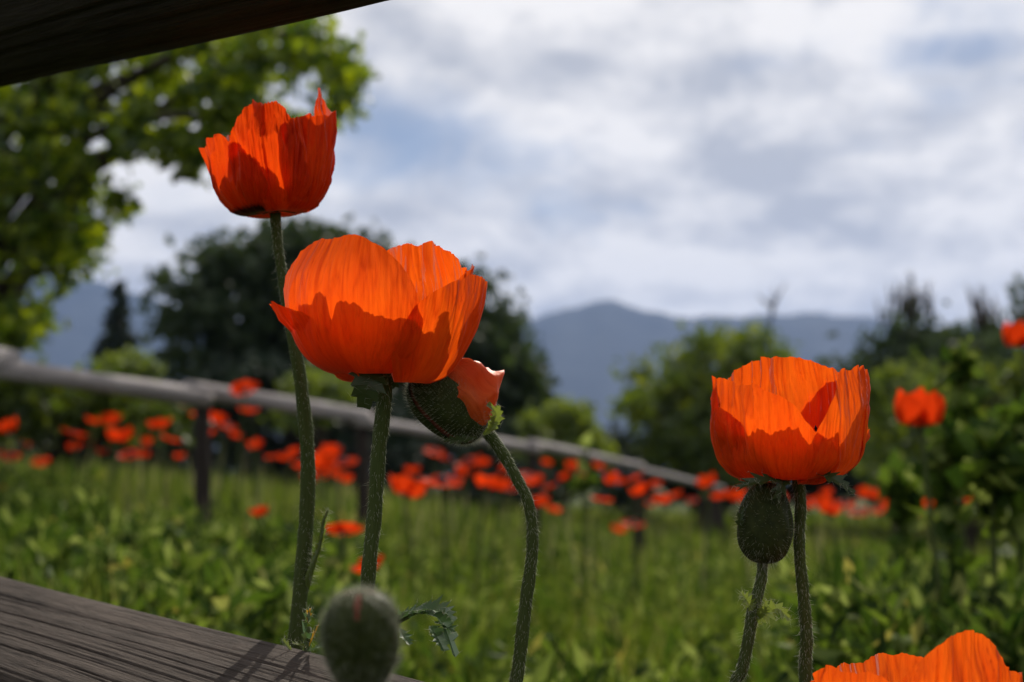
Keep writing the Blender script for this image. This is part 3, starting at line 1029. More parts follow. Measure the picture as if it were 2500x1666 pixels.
def stem_part(r_, pts, radii, seed, nh=900, hl=.0032, stand=.28, nseg=60):
    pts = list(pts); radii = list(radii)
    a_, b_ = pts[-2], pts[-1]
    pts = pts[:-1] + [a_.lerp(b_, f) for f in (.18, .4, .7, 1)]
    radii = radii[:-1] + [radii[-1]] * 4
    rk = np.random.default_rng(seed + 7)
    pts = [p if i in (0, len(pts) - 1) else p + Vector(rk.uniform(-.0012, .0012, 3)) for i, p in enumerate(pts)]
    V, F, uv, fr_ = tube(pts, radii, nseg + 30, 14, .05, seed)
    st = part('stem', V, F, M['stem'], r_, uv)
    rg = np.random.default_rng(seed + 100)
    hv, hf = stem_hairs(fr_, nh, rg, hl, stand)
    hv2, hf2 = stem_hairs(fr_, nh // 3, rg, hl * 1.5, .75, .00010)
    hf = np.vstack([hf, hf2 + len(hv)]); hv = np.vstack([hv, hv2])
    part('hairs', hv, hf, M['hair'], st, smooth=False, kind='stuff')
    return st


def ground_under(p):
    return Vector((p.x, p.y, gz(p.x, p.y)))


def flower(r_, origin, tilt, petals, seed, mt, scale=1.0):
    """petals: dicts for petal_grid plus mat"""
    rg = np.random.default_rng(seed)
    for k, q in enumerate(petals):
        q = dict(q)
        m_ = q.pop('mat', mt)
        V, uv, (nu, nv) = petal_grid(seed=seed * 31 + k, **q)
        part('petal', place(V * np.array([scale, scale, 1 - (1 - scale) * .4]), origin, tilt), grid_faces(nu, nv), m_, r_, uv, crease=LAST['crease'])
    V, F = stamens(rg)
    part('stamens', place(V, origin, tilt), F, M['stamen'], r_)
    V, F = lathe([(.003, .0), (.008, .006), (.011, .013), (.0105, .017), (.0125, .0185), (.011, .0205), (.002, .021)])
    part('seed_pod', place(V, origin, tilt), F, M['pod'], r_)


def path_px(l):
    return [P(*q) for q in l]


# --- tall poppy at left
D1 = .895
base = P(700, 1900, .93)
lp = root('poppy', ground_under(base), 'tallest orange poppy, cup-shaped, standing up against the tree at upper left', 'poppy')
o1 = P(672, 517, D1)
stem_part(lp, path_px([(672, 520, D1), (680, 600, D1), (700, 760, D1), (735, 930, D1), (752, 1130, D1), (748, 1320, D1), (722, 1570, D1)]) + [P(705, 1750, .9), ground_under(base)],
          [.0034, .0031, .0035, .0043, .0047, .0049, .0050, .005, .0055], 1, 1300)
PA = [(.3, 0), (2.2, -.12), (3.35, .85), (3.7, 2.5), (3.6, 4.4), (3.25, 6.3)]
flower(lp, o1, (R(3), R(-5), 0), [
    dict(az0=-50, W=56, prof=PA, rim=[(-1, .60), (-.8, .76), (-.3, .77), (.1, .82), (.5, .74), (.8, .62), (1, .45)], rs=1.06, wr=.0040, fold=.6, claw=.5, crease=1.5, jag=.007, mat=M['petal_blotch']),
    dict(az0=14, W=48, prof=PA, rim=[(-1, .66), (-.75, .84), (-.45, .97), (-.15, 1.03), (.1, 1.0), (.35, .80), (.6, .55), (1, .36)], rs=1.0, wr=.0052, fold=1.1, claw=.5, crease=1.6, jag=.007),
    dict(az0=72, W=54, prof=PA, rim=[(-1, .80), (-.5, .93), (-.1, .86), (.15, .92), (.32, 1.17), (.42, 1.04), (.7, .8), (1, .6)], rs=1.0, wr=.0048, fold=1.0, claw=.5, crease=1.6, jag=.007),
    dict(az0=-120, W=58, prof=PA, rim=[(-1, .8), (-.5, .90), (0, .93), (.5, .86), (1, .6)], rs=.98, wr=.004, claw=.5),
    dict(az0=165, W=62, prof=PA, rim=[(-1, .75), (-.4, .92), (.4, .95), (1, .7)], rs=.92, wr=.004, claw=.5),
    dict(az0=-20, W=44, prof=PA, rim=[(-1, .5), (-.5, .70), (0, .74), (.5, .66), (1, .5)], rs=.82, wr=.004),
    dict(az0=95, W=40, prof=PA, rim=[(-1, .5), (-.5, .72), (0, .78), (.5, .7), (1, .5)], rs=.80, wr=.004),
], 1, M['petal_dark'], .86)
for k, (a, b) in enumerate(((-52, 22), (-30, 26), (48, 20), (10, 18))):
    leaf_part('bract', lp, path_px([(672, 514, D1 - .003), (672 + a * .5, 519 - abs(a) * .02, D1 - .006), (672 + a, 514 + b * .4, D1 - .008)]), .0022, 3, 60 + k, M['bract'], 6, .003)
# side shoot on its stem
ss = leaf_part('side_shoot', lp, path_px([(750, 1420, D1 - .004), (768, 1375, D1 - .006), (785, 1320, D1 - .006), (792, 1270, D1 - .006), (800, 1248, D1 - .006)]), .0027, 11, 71, M['leaf_pale'], 40, .003, fold=1.4, up=(0, -1, .2))
V, F, uv, frs = tube(path_px([(744, 1440, D1), (760, 1390, D1 - .006), (782, 1325, D1 - .006), (790, 1275, D1 - .006), (802, 1244, D1 - .006)]), [.0028, .0021, .0016, .0011, .0006], 24, 8)
st = part('side_stalk', V, F, M['leaf_pale'], lp, uv)
hv, hf = stem_hairs(frs, 170, np.random.default_rng(8), .0062, .85)
part('hairs', hv, hf, M['hair'], st, smooth=False, kind='stuff')

# --- large open poppy in the middle
D2 = .785
base = P(890, 1900, .80)
mp = root('poppy', ground_under(base), 'largest orange poppy, wide open bowl with translucent petals, in the middle', 'poppy')
o2 = P(936, 893, D2)
stem_part(mp, path_px([(937, 893, D2), (934, 980, D2), (922, 1100, D2), (910, 1250, D2), (900, 1400, D2), (898, 1560, D2 + .01)]) + [P(895, 1720, .80), ground_under(base)],
          [.0040, .0043, .0042, .0041, .0040, .0040, .0042, .005], 2, 1100)
flower(mp, o2, (R(2), 0, 0), [
    dict(az0=-34, W=64, prof=[(.3, .1), (2.2, -.55), (4.0, .3), (4.9, 2.2), (4.9, 4.6), (4.0, 6.9)],
         rim=[(-1, .60), (-.85, .78), (-.6, .91), (-.3, .98), (0, 1.0), (.3, .99), (.6, .93), (.85, .80), (1, .6)], wr=.0014, frill=.0007, jag=.006, rs=1.06, claw=.5, crease=.55),
    dict(az0=150, W=54, prof=[(.3, .1), (2, -.4), (3.5, .5), (4.3, 2.3), (4.4, 4.6), (4.0, 7.0)],
         rim=[(-1, .8), (-.7, .94), (-.2, 1.0), (.3, 1.0), (.75, .95), (1, .75)], wr=.0032, claw=.5),
    dict(az0=62, W=52, prof=[(.3, .1), (1.9, -.95), (3.4, -.7), (4.6, 1.0), (5.4, 2.9), (5.85, 4.8)],
         rim=[(-1, .55), (-.75, .78), (-.4, .94), (0, 1.0), (.4, 1.0), (.75, .93), (1, .7)], wr=.0018, rs=1.0, claw=.55, crease=.65, jag=.007),
    dict(az0=-68, W=50, prof=[(.3, .1), (1.8, -.9), (3.2, -.1), (4.3, 1.1), (5.2, 2.2), (5.8, 3.1)],
         rim=[(-1, .66), (-.6, .9), (0, 1.0), (.4, .9), (.8, .72), (1, .5)], wr=.0026, rs=1.0, claw=.55),
    dict(az0=-140, W=54, prof=[(.3, .1), (2, -.4), (3.5, .5), (4.4, 2.0), (4.7, 3.8), (4.7, 5.6)],
         rim=[(-1, .7), (-.5, .95), (0, 1.0), (.5, .95), (1, .7)], wr=.0036),
    dict(az0=100, W=46, prof=[(.3, .1), (2, -.3), (3.3, .6), (4.2, 2.1), (4.6, 3.8), (4.7, 5.4)],
         rim=[(-1, .7), (-.5, .92), (0, 1.0), (.5, .92), (1, .7)], wr=.0036),
    dict(az0=-178, W=44, prof=[(.3, .1), (1.8, -.2), (2.9, .6), (3.4, 2.1), (3.5, 3.6), (3.3, 4.8)],
         rim=[(-1, .6), (-.6, .95), (-.2, .8), (.2, 1.0), (.6, .85), (1, .6)], wr=.004),
    dict(az0=-52, W=24, prof=[(.3, .1), (1.9, -.3), (3.4, .5), (4.2, 2.0), (4.3, 3.4), (4.0, 4.7)],
         rim=[(-1, .6), (-.6, .8), (-.2, .97), (.3, 1.0), (.8, .98), (1, .7)], wr=.0012, jag=.008, crease=.4),
    dict(az0=6, W=34, prof=[(.3, .1), (1.9, -.3), (3.4, .5), (4.2, 1.6), (4.3, 2.6), (4.1, 3.6)],
         rim=[(-1, .8), (-.85, 1.12), (-.6, 1.05), (-.2, .98), (.3, .98), (.8, .85), (1, .6)], wr=.0012, jag=.007, crease=.4),
], 2, M['petal'], .97)
leaf_part('bract', mp, path_px([(925, 888, D2 - .012), (906, 915, D2 - .02), (896, 950, D2 - .022), (888, 996, D2 - .018)]), .0105, 6, 80, M['bract'], 110, .005, .35, (0, -1, .1), .28)
leaf_part('bract', mp, path_px([(945, 900, D2 - .006), (960, 925, D2 - .002), (966, 945, D2)]), .004, 3, 81, M['bract'], 20, .004, .35, (0, -1, .1))

# --- right cup-shaped poppy
D3 = .785
base = P(1965, 1900, .79)
rp = root('poppy', ground_under(base), 'orange cup-shaped poppy at right, standing just above a closed hairy bud', 'poppy')
o3 = P(1932, 1150, D3)
stem_part(rp, path_px([(1945, 1148, D3), (1949, 1230, D3), (1955, 1330, D3), (1960, 1450, D3), (1965, 1560, D3), (1966, 1680, D3)]) + [ground_under(base)],
          [.0032, .0032, .0031, .0033, .0034, .0034, .005], 3, 1300)
PC = [(.3, .1), (2.4, -.45), (4.0, .3), (4.5, 1.9), (4.5, 4.0), (4.25, 6.0)]
flower(rp, o3, (R(2), R(-2), 0), [
    dict(az0=-30, W=60, prof=PC, rim=[(-1, .84), (-.8, .92), (-.45, .93), (0, .88), (.35, .78), (.6, .66), (.85, .54), (1, .44)], rs=1.03, wr=.0030, frill=.0026, claw=.5),
    dict(az0=55, W=58, prof=PC, rim=[(-1, .46), (-.7, .72), (-.35, .92), (0, .98), (.4, .97), (.8, .94), (1, .8)], rs=.96, wr=.0038, frill=.0028, claw=.5),
    dict(az0=176, W=60, prof=PC, rim=[(-1, .9), (-.5, 1.03), (0, 1.07), (.5, 1.06), (1, .9)], rs=.93, wr=.0030, frill=.0028, claw=.5),
    dict(az0=-112, W=52, prof=PC, rim=[(-1, .75), (-.5, .9), (0, .93), (.5, .9), (1, .7)], rs=.97, wr=.003, frill=.0026),
    dict(az0=112, W=50, prof=PC, rim=[(-1, .7), (-.5, .88), (0, .92), (.5, .9), (1, .7)], rs=.98, wr=.003, frill=.0026),
    dict(az0=-66, W=40, prof=[(.3, .0), (2.2, -.55), (3.6, -.05), (4.1, 1.3), (4.25, 2.6), (4.25, 3.4)], rim=[(-1, .6), (-.5, .9), (0, 1.0), (.5, .8), (1, .5)], rs=1.03, wr=.0026, claw=.5),
    dict(az0=85, W=24, prof=[(.3, .0), (2.0, -.5), (3.3, -.1), (4.0, .9), (4.4, 1.7), (4.55, 2.3)], rim=[(-1, .6), (-.5, .9), (0, 1.0), (.5, .9), (1, .6)], rs=1.0, wr=.0018),
    dict(az0=-6, W=50, prof=PC, rim=[(-1, .35), (-.8, .66), (-.5, .70), (-.1, .69), (.15, .64), (.35, .56), (.5, .64), (.8, .68), (1, .5)], rs=.86, wr=.003, jag=.014),
    dict(az0=18, W=20, prof=[(.3, .0), (1.0, -.45), (1.7, -.75), (2.3, -.75), (2.7, -.5), (3.0, -.2)], rim=[(-1, .7), (0, 1.0), (1, .7)], rs=1.0, wr=.001),
], 3, M['petal'], .895)
for k, pth in enumerate((
        [(1935, 1160, D3 - .010), (1880, 1172, D3 - .030), (1838, 1178, D3 - .036), (1808, 1190, D3 - .036)],
        [(1940, 1160, D3 - .008), (1915, 1176, D3 - .024), (1905, 1195, D3 - .028), (1898, 1215, D3 - .028)],
        [(1960, 1158, D3 - .006), (2008, 1160, D3 - .026), (2046, 1176, D3 - .032), (2084, 1206, D3 - .030)])):
    leaf_part('bract', rp, path_px(pth), (.0052, .0048, .0062)[k], (5, 4, 7)[k], 90 + k, M['bract'], 60, .0038, .5, (0, -.6, .6))

# --- poppy cut by the lower right corner
D4 = .74
base = P(2290, 2300, .75)
bp = root('poppy', ground_under(base), 'orange poppy cut off by the lower right corner', 'poppy')
o4 = P(2232, 1812, D4)
stem_part(bp, [P(2232, 1812, D4), P(2280, 2000, D4), ground_under(base)], [.004, .004, .005], 4, 200)
PD = [(.3, .1), (2.2, -.35), (4.0, .2), (5.0, 1.8), (5.3, 3.8), (5.1, 5.8)]
flower(bp, o4, (R(2), 0, 0), [
    dict(az0=-38, W=56, prof=PD, rim=[(-1, .55), (-.85, .68), (-.5, .83), (0, .83), (.5, .78), (1, .6)], rs=1.04, wr=.0022),
    dict(az0=15, W=46, prof=PD, rim=[(-1, .7), (-.7, .84), (-.35, .97), (0, 1.05), (.25, 1.03), (.5, .9), (.8, .76), (1, .6)], rs=.97, wr=.0030, fold=.3),
    dict(az0=80, W=50, prof=PD, rim=[(-1, .6), (-.5, .78), (0, .78), (.5, .74), (1, .6)], rs=1.02, wr=.0024),
    dict(az0=180, W=62, prof=PD, rim=[(-1, .6), (-.5, .74), (0, .76), (.5, .78), (1, .6)], rs=.93, wr=.0022),
    dict(az0=-110, W=52, prof=PD, rim=[(-1, .6), (-.5, .68), (0, .68), (.5, .66), (1, .5)], rs=.98, wr=.0022),
], 4, M['petal'], .95)


# ------------------------------------------------------------------ buds
def bud_body(c, axis, length, rad, rg, seam_az, nlobes=2, nu=96, nv=44, seam_w=.16, groove=.10, blunt=.9, egg=.12):
    """egg-shaped bud; axis points from stalk to tip. returns V,F,uv,normals and seam material index"""
    ax = Vector(axis).normalized()
    xr = Vector((0, 1, 0)).cross(ax).normalized()
    q = Matrix((xr, ax.cross(xr), ax)).transposed()
    th = np.linspace(-np.pi, np.pi, nu, endpoint=False)
    s = np.linspace(.0, 1, nv)
    TH, S = np.meshgrid(th, s)
    a = S * np.pi
    rr = np.sin(a) ** blunt * (1 - egg * np.cos(a)) * rad
    z = -np.cos(a) * length / 2
    # seams
    dmin = np.full_like(TH, 9.0)
    for k in range(nlobes):
        d = np.abs((TH - seam_az - k * 2 * np.pi / nlobes + np.pi) % (2 * np.pi) - np.pi)
        dmin = np.minimum(dmin, d)
    gr = np.clip(1 - dmin / seam_w, 0, 1)
    rr = rr * (1 - groove * gr ** 1.2 * np.sin(a)) + .0003 * np.sin(TH * 9 + S * 20)
    V = np.stack([rr * np.cos(TH), rr * np.sin(TH), z], -1).reshape(-1, 3)
    V = V @ np.array(q).T
    Nn = V / np.linalg.norm(V, axis=1)[:, None]
    V = V + np.array(c)
    F = grid_faces(nu, nv, True)
    seam = ((dmin < seam_w * .24 / np.clip(np.sin(a), .25, 1) * np.clip((S - .70) / .14, 0, 1))).ravel()
    mi = np.array([1 if seam[list(f)].sum() >= 2 else 0 for f in F])
    return V, F, Nn, mi, np.array(ax)


def bud_hairs(V, Nn, ax, n, rg, length, lean=.5, width=.00008):
    i = rg.integers(0, len(V), n)
    j = np.clip(i + 1, 0, len(V) - 1)
    f = rg.uniform(0, 1, n)[:, None]
    close = np.linalg.norm(V[i] - V[j], axis=1) < .006
    Pn = np.where(close[:, None], V[i] * f + V[j] * (1 - f), V[i])
    D = Nn[i] + ax * lean + rg.standard_normal((n, 3)) * .22
    return hair_mesh(Pn, D, length, width, rg)


# --- opening bud
D5 = .80
base = P(1230, 1900, .82)
ob = root('poppy_bud', ground_under(base), 'opening hairy poppy bud with crumpled orange petals bursting out, on an arched stem', 'bud')
stem_part(ob, path_px([(1186, 1052, D5), (1222, 1092, D5), (1262, 1160, D5), (1290, 1240, D5), (1296, 1340, D5), (1288, 1470, D5), (1268, 1620, D5), (1258, 1740, D5)]) + [ground_under(base)],
          [.0034, .0033, .0031, .0030, .0033, .0036, .0037, .0037, .005], 5, 1300)
rg = np.random.default_rng(21)
axv = np.array(P(1020, 900, D5 - .004)) - np.array(P(1180, 1068, D5))
cb = P(1098, 985, D5)
# front sepal: half shell facing the camera and lower left; back sepal: strip beyond the red seam
ax = Vector(axv).normalized()
view = (cb - C0).normalized()
sd = ax.cross(-view).normalized()        # across the bud in the picture
if sd.x < 0: sd = -sd                    # to the upper right
fw = sd.cross(ax)
if fw.dot(view) > 0: fw = -fw            # towards the camera


def shell(a0, a1, l, r, nu=40, nv=40, edge=.0, off=(0, 0, 0), bulge=0.0):
    """angles measured from 'towards camera' (0) to upper right (90)"""
    th = np.radians(np.linspace(a0, a1, nu)); s = np.linspace(.01, .99, nv)
    TH, S = np.meshgrid(th, s)
    a = S * np.pi
    k = np.sin(a) ** .8 * (1 - .10 * np.cos(a))
    rr = k * r * (1 + .015 * np.sin(TH * 7 + S * 9))
    z = -np.cos(a) * l / 2
    u_ = np.linspace(-1, 1, nu)[None, :]
    TH = TH + np.radians(9) * (vnoise(S * 6 + a1, S * 0 + 2.5, 31) - .5) * 2 * np.clip(u_, 0, 1) ** 3
    rr = rr + edge * (np.abs(u_) ** 8) * np.sin(a)
    nrm = np.cos(TH)[..., None] * np.array(fw) + np.sin(TH)[..., None] * np.array(sd)
    V = np.array(cb) + np.array(off) + nrm * rr[..., None] + z[..., None] * np.array(ax)
    nn = nrm * np.sin(a)[..., None] + np.array(ax) * (-np.cos(a))[..., None]
    return V.reshape(-1, 3), nn.reshape(-1, 3), grid_faces(nu, nv)


for (a0, a1, off, nh, nm) in ((-56, 98, Vector((0, 0, 0)), 2600, 'sepal'), (-180, -64, sd * -.0012, 1500, 'sepal')):
    V, nn, F = shell(a0, a1, .051, .0178, off=off, edge=-.0012)
    o = part(nm, V, F, M['bud'], ob)
    hv, hf = bud_hairs(V, nn, np.array(ax), nh, rg, .0036, .55)
    part('hairs', hv, hf, M['hair'], o, smooth=False, kind='stuff')
V, nn, F = shell(-78, -52, .049, .0170)
part('seam', V, F, M['bud_seam'], ob)
# crumpled petals inside, bulging out at the upper right
nu_, nv_ = 60, 50
th = np.radians(np.linspace(0, 360, nu_, endpoint=False)); s = np.linspace(.02, .98, nv_)
TH, S = np.meshgrid(th, s)
a = S * np.pi
crump = sum(np.sin(TH * f1 + S * f2 + p) * am for f1, f2, p, am in ((3, 7, .4, .05), (5, -6, 1.3, .035), (9, 5, 2.2, .02), (13, 14, .2, .012), (2, 3, 4.0, .06))) + .42 * (1 - np.abs(2 * vnoise(TH * 2.4, S * 4.5, 77) - 1)) ** 3 + .2 * (1 - np.abs(2 * vnoise(TH * 4.5, S * 9, 78) - 1)) ** 2 - .1
point = np.exp(-((np.degrees(TH) - 92) / 26) ** 2 - ((S - .36) / .10) ** 2)
ridge_ = np.exp(-((np.degrees(TH) - 66) / 10) ** 2) * .12 * np.sin(a)
rr = np.sin(a) ** .8 * .0156 * (1 + crump * .8 * np.clip(np.sin(TH) * 1.4 - .1, 0, 1) + .30 * point + ridge_) * (1 + .34 * np.clip(np.sin(TH), 0, 1) ** 1.4)
nrm = np.cos(TH)[..., None] * np.array(fw) + np.sin(TH)[..., None] * np.array(sd)
V = np.array(cb) + nrm * rr[..., None] + (-np.cos(a) * .0235)[..., None] * np.array(ax)
uvp = np.stack([TH / 6.28 * 1.5, S], -1).reshape(-1, 2) * np.array([1, 1]) + np.array([0, .4])
part('crumpled_petals', V.reshape(-1, 3), grid_faces(nu_, nv_, True), M['petal_bud'], ob, uvp)
for k, pth in enumerate(([(1180, 1062, D5 - .012), (1205, 1040, D5 - .016), (1212, 1010, D5 - .018), (1190, 985, D5 - .02)],
                         [(1165, 1068, D5 - .010), (1120, 1075, D5 - .016), (1085, 1075, D5 - .018)],
                         [(1190, 1050, D5 - .006), (1215, 1020, D5 - .006), (1212, 990, D5 - .010)])):
    leaf_part('bract', ob, path_px(pth), (.0042, .003, .004)[k], 5, 120 + k, (M['leaf_pale'], M['bract'], M['leaf_pale'])[k], 40, .004, .6, (0, -1, .2))

# --- closed bud under the right poppy
D6 = .775
base = P(1790, 1900, .80)
cbud = root('poppy_bud', ground_under(base), 'closed dark hairy poppy bud directly below the right poppy', 'bud')
stem_part(cbud, path_px([(1862, 1362, D6), (1855, 1420, D6), (1842, 1490, D6), (1826, 1560, D6), (1806, 1640, D6), (1795, 1720, D6)]) + [ground_under(base)],
          [.0028, .0030, .0034, .0032, .0031, .0032, .005], 6, 900)
V, F, Nn, mi, axx = bud_body(P(1868, 1277, D6), Vector((.06, .05, 1)), .044, .0150, rg, R(-35), 3, seam_w=.12, groove=.08, egg=-.10, blunt=.8)
o = part('bud_body', V, F, [M['bud_dark'], M['bud_dark']], cbud, midx=mi)
hv, hf = bud_hairs(V, Nn, axx, 1100, rg, .0042, .0)
part('hairs', hv, hf, M['hair'], o, smooth=False, kind='stuff')
leaf_part('bract', cbud, path_px([(1812, 1300, D6 - .004), (1806, 1270, D6 - .006), (1815, 1238, D6 - .006)]), .0028, 4, 130, M['bract'], 24, .003, .4, (0, -1, 0))
leaf_part('bract', cbud, path_px([(1862, 1195, D6), (1850, 1175, D6 - .004), (1835, 1160, D6 - .004)]), .004, 4, 131, M['bract'], 30, .003, .4, (0, -1, 0))
for k, (pth, w_, tt) in enumerate((([(1850, 1520, D6 - .005), (1872, 1500, D6 - .012), (1898, 1486, D6 - .016), (1928, 1512, D6 - .016)], .0056, 8),
                                   ([(1852, 1505, D6 - .005), (1864, 1488, D6 - .009), (1872, 1466, D6 - .010)], .0036, 6),
                                   ([(1838, 1490, D6 - .004), (1826, 1470, D6 - .008), (1808, 1446, D6 - .008)], .0042, 6))):
    leaf_part('leaflet', cbud, path_px(pth), w_, tt, 140 + k, M['leaf_pale'], 70, .0045, .5, (0, -1, .3))

# --- blurred bud in front of the rail
D7 = .50
base = P(872, 2700, .50)
fb = root('poppy_bud', ground_under(base), 'large blurred bud with a reddish seam in front of the lower rail', 'bud')
stem_part(fb, [P(880, 1668, D7), P(880, 1800, D7), P(876, 2100, D7), ground_under(base)], [.0034, .0034, .0036, .005], 7, 500)
V, F, Nn, mi, axx = bud_body(P(882, 1568, D7), Vector((-.02, -.22, 1)), .0355, .0134, rg, R(-90), 3, seam_w=.20, groove=.14, blunt=.74)
o = part('bud_body', V, F, [M['bud_dark'], M['bud_seam']], fb, midx=mi)
hv, hf = bud_hairs(V, Nn, axx, 2600, rg, .0036, .1)
part('hairs', hv, hf, M['hair'], o, smooth=False, kind='stuff')

# --- poppy foliage around the rail
plant_b = ground_under(P(960, 1900, .82))
pl = root('poppy_leaves', plant_b, 'glossy toothed poppy leaf sticking out to the right of the blurred bud', 'leaf')
V, F, uv, frs = tube([P(930, 1600, .80), P(960, 1530, .79), P(1000, 1505, .785)] , [.002, .0016, .001], 14, 8)
VV, FF = V, F
part('leaf_stalk', V, F, M['stem'], pl, uv)
V, F, uv, frs = tube([plant_b, P(925, 1800, .81), P(930, 1595, .80)], [.003, .0025, .002], 14, 8)
part('leaf_stalk', V, F, M['stem'], pl, uv)
for k, (pth, w_, tt) in enumerate((
        ([(960, 1525, .79), (1000, 1502, .785), (1040, 1500, .78), (1080, 1520, .775), (1112, 1605, .77)], .011, 10),
        ([(1000, 1510, .785), (1040, 1490, .78), (1085, 1497, .775), (1105, 1515, .775)], .009, 8),
        ([(960, 1520, .79), (985, 1500, .78), (1020, 1492, .775)], .005, 5),
        ([(1060, 1520, .78), (1090, 1530, .775), (1105, 1545, .77)], .0045, 5),
        ([(975, 1535, .785), (990, 1560, .78), (1000, 1575, .775)], .0045, 4),
        ([(1050, 1530, .78), (1070, 1560, .775), (1085, 1590, .77)], .0085, 6))):
    leaf_part('leaflet', pl, path_px(pth), w_, tt, 160 + k, M['leaf_fg'], 40, .003, .55, (.2, -.4, 1))
plant_c = ground_under(P(745, 1900, .84))
pl2 = root('poppy_leaves', plant_c, 'small hairy leaflets behind the rail, left of the blurred bud', 'leaf')
V, F, uv, frs = tube([plant_c, P(748, 1750, .83), P(755, 1560, .82)], [.003, .0024, .0016], 14, 8)
part('leaf_stalk', V, F, M['stem'], pl2, uv)
for k, (pth, w_, tt, mm) in enumerate((
        ([(755, 1590, .82), (748, 1545, .82), (752, 1515, .815), (758, 1490, .815)], .0042, 6, 'leaf_fg'),
        ([(755, 1580, .82), (768, 1550, .815), (778, 1528, .81)], .003, 4, 'leaf_yellow'),
        ([(755, 1585, .82), (735, 1578, .815), (715, 1572, .81)], .0036, 4, 'leaf_pale'),
        ([(752, 1520, .815), (756, 1500, .815), (760, 1485, .812)], .0022, 3, 'leaf_yellow'),
        ([(760, 1590, .82), (785, 1578, .81), (805, 1580, .805)], .005, 5, 'leaf_fg'),
        ([(712, 1590, .83), (700, 1575, .83), (690, 1562, .83)], .0022, 3, 'leaf_pale'))):
    leaf_part('leaflet', pl2, path_px(pth), w_, tt, 180 + k, M[mm], 40, .0035, .5, (0, -.6, .8))

# ------------------------------------------------------------------ field poppies
def head_meshes(seed, dia=.09, openness=0):
    """meshes of one far flower: petals and centre, origin at the flower base"""
    rg = np.random.default_rng(seed)
    res = []
    k = dia / .09
    for i in range(5):
        prof = [[(.2, 0), (1.5, -.1), (3.0, .5), (4.0, 1.7), (4.6, 3.2)], [(.2, 0), (1.6, .0), (2.9, .8), (3.6, 2.4), (3.8, 4.4)],
                [(.2, 0), (1.9, -.3), (3.5, -.2), (4.7, .4), (5.3, 1.2)],
                [(.2, 0), (1.7, -.9), (3.3, -1.2), (4.1, .4), (4.2, 2.6), (3.4, 4.6)]][openness]
        V, uv, (nu, nv) = petal_grid(i * 72 + rg.uniform(-12, 12), 48, prof, [(-1, .6), (-.6, .9), (0, rg.uniform(.9, 1.06)), (.6, .9), (1, .6)],
                                     seed * 9 + i, rs=1 + .04 * (i % 2), wr=.004, nu=16, nv=14, crease=.6)
        res.append(('petal', mesh_from('petal', V * k, grid_faces(nu, nv), M['petal_far'], uv)))
    V, F = lathe([(.003, .002), (.011, .004), (.014, .012), (.010, .018), (.002, .019)], 10)
    res.append(('flower_centre', mesh_from('flower_centre', V * k, F, M['stamen'])))
    return res


HEADS = [head_meshes(s, .09, s % 3) for s in range(6)]
HEADS.append(head_meshes(7, .09, 3))
V, F, uv, _ = tube([Vector((0, 0, -.02)), Vector((.02, .01, .5)), Vector((0, 0, 1.0))], [.0045, .004, .0035], 12, 7)
STEM = mesh_from('stem', V, F, M['stem'], uv)
FIELD = [
    # x, y, width in photograph pixels, own label or None
    (2245, 980, 135, 'half-shaded red poppy with a dark centre, right of the right poppy'),
    (2492, 805, 96, 'red poppy cut off by the right edge above the half-shaded one'),
    (598, 937, 52, 'red poppy in front of the grey rail, topmost left of the tall stem'),
    (613, 993, 48, 'red poppy just below the grey rail, left of the tall stem'),
    (638, 1243, 56, 'lone red poppy left of the tall stem, low over the weeds'),
    (840, 1277, 74, 'red poppy between the two left stems, right of the side shoot'),
    (905, 1370, 82, 'red poppy crossed by the middle stem above the blurred bud'),
    (22, 1040, 52, 'red poppy at the left edge, below the grey rail'),
    (-2, 1175, 42, 'red poppy cut off by the left edge, lowest there'),
    (100, 1125, 42, 'small red poppy standing alone near the left edge, in front of the grass'),
    (780, 1125, 72, 'largest red poppy of the cluster between the two left stems'),
    (1078, 1157, 84, 'wide red poppy below the opening bud, right of the middle stem'),
    (990, 1187, 76, 'flat red poppy right beside the middle stem, lower of two'),
    (1005, 1147, 36, 'tiny red poppy above the flat one beside the middle stem'),
    (1545, 1270, 44, 'red poppy low in the grass, right of the arched stem, upper of a pair'),
    (1507, 1290, 32, 'small round red poppy low in the grass, lower of a pair'),
    (1732, 1170, 62, 'red poppy left of the closed bud, under the right poppy'),
    (1470, 1210, 42, 'single red poppy between the arched stem and the closed bud'),
]
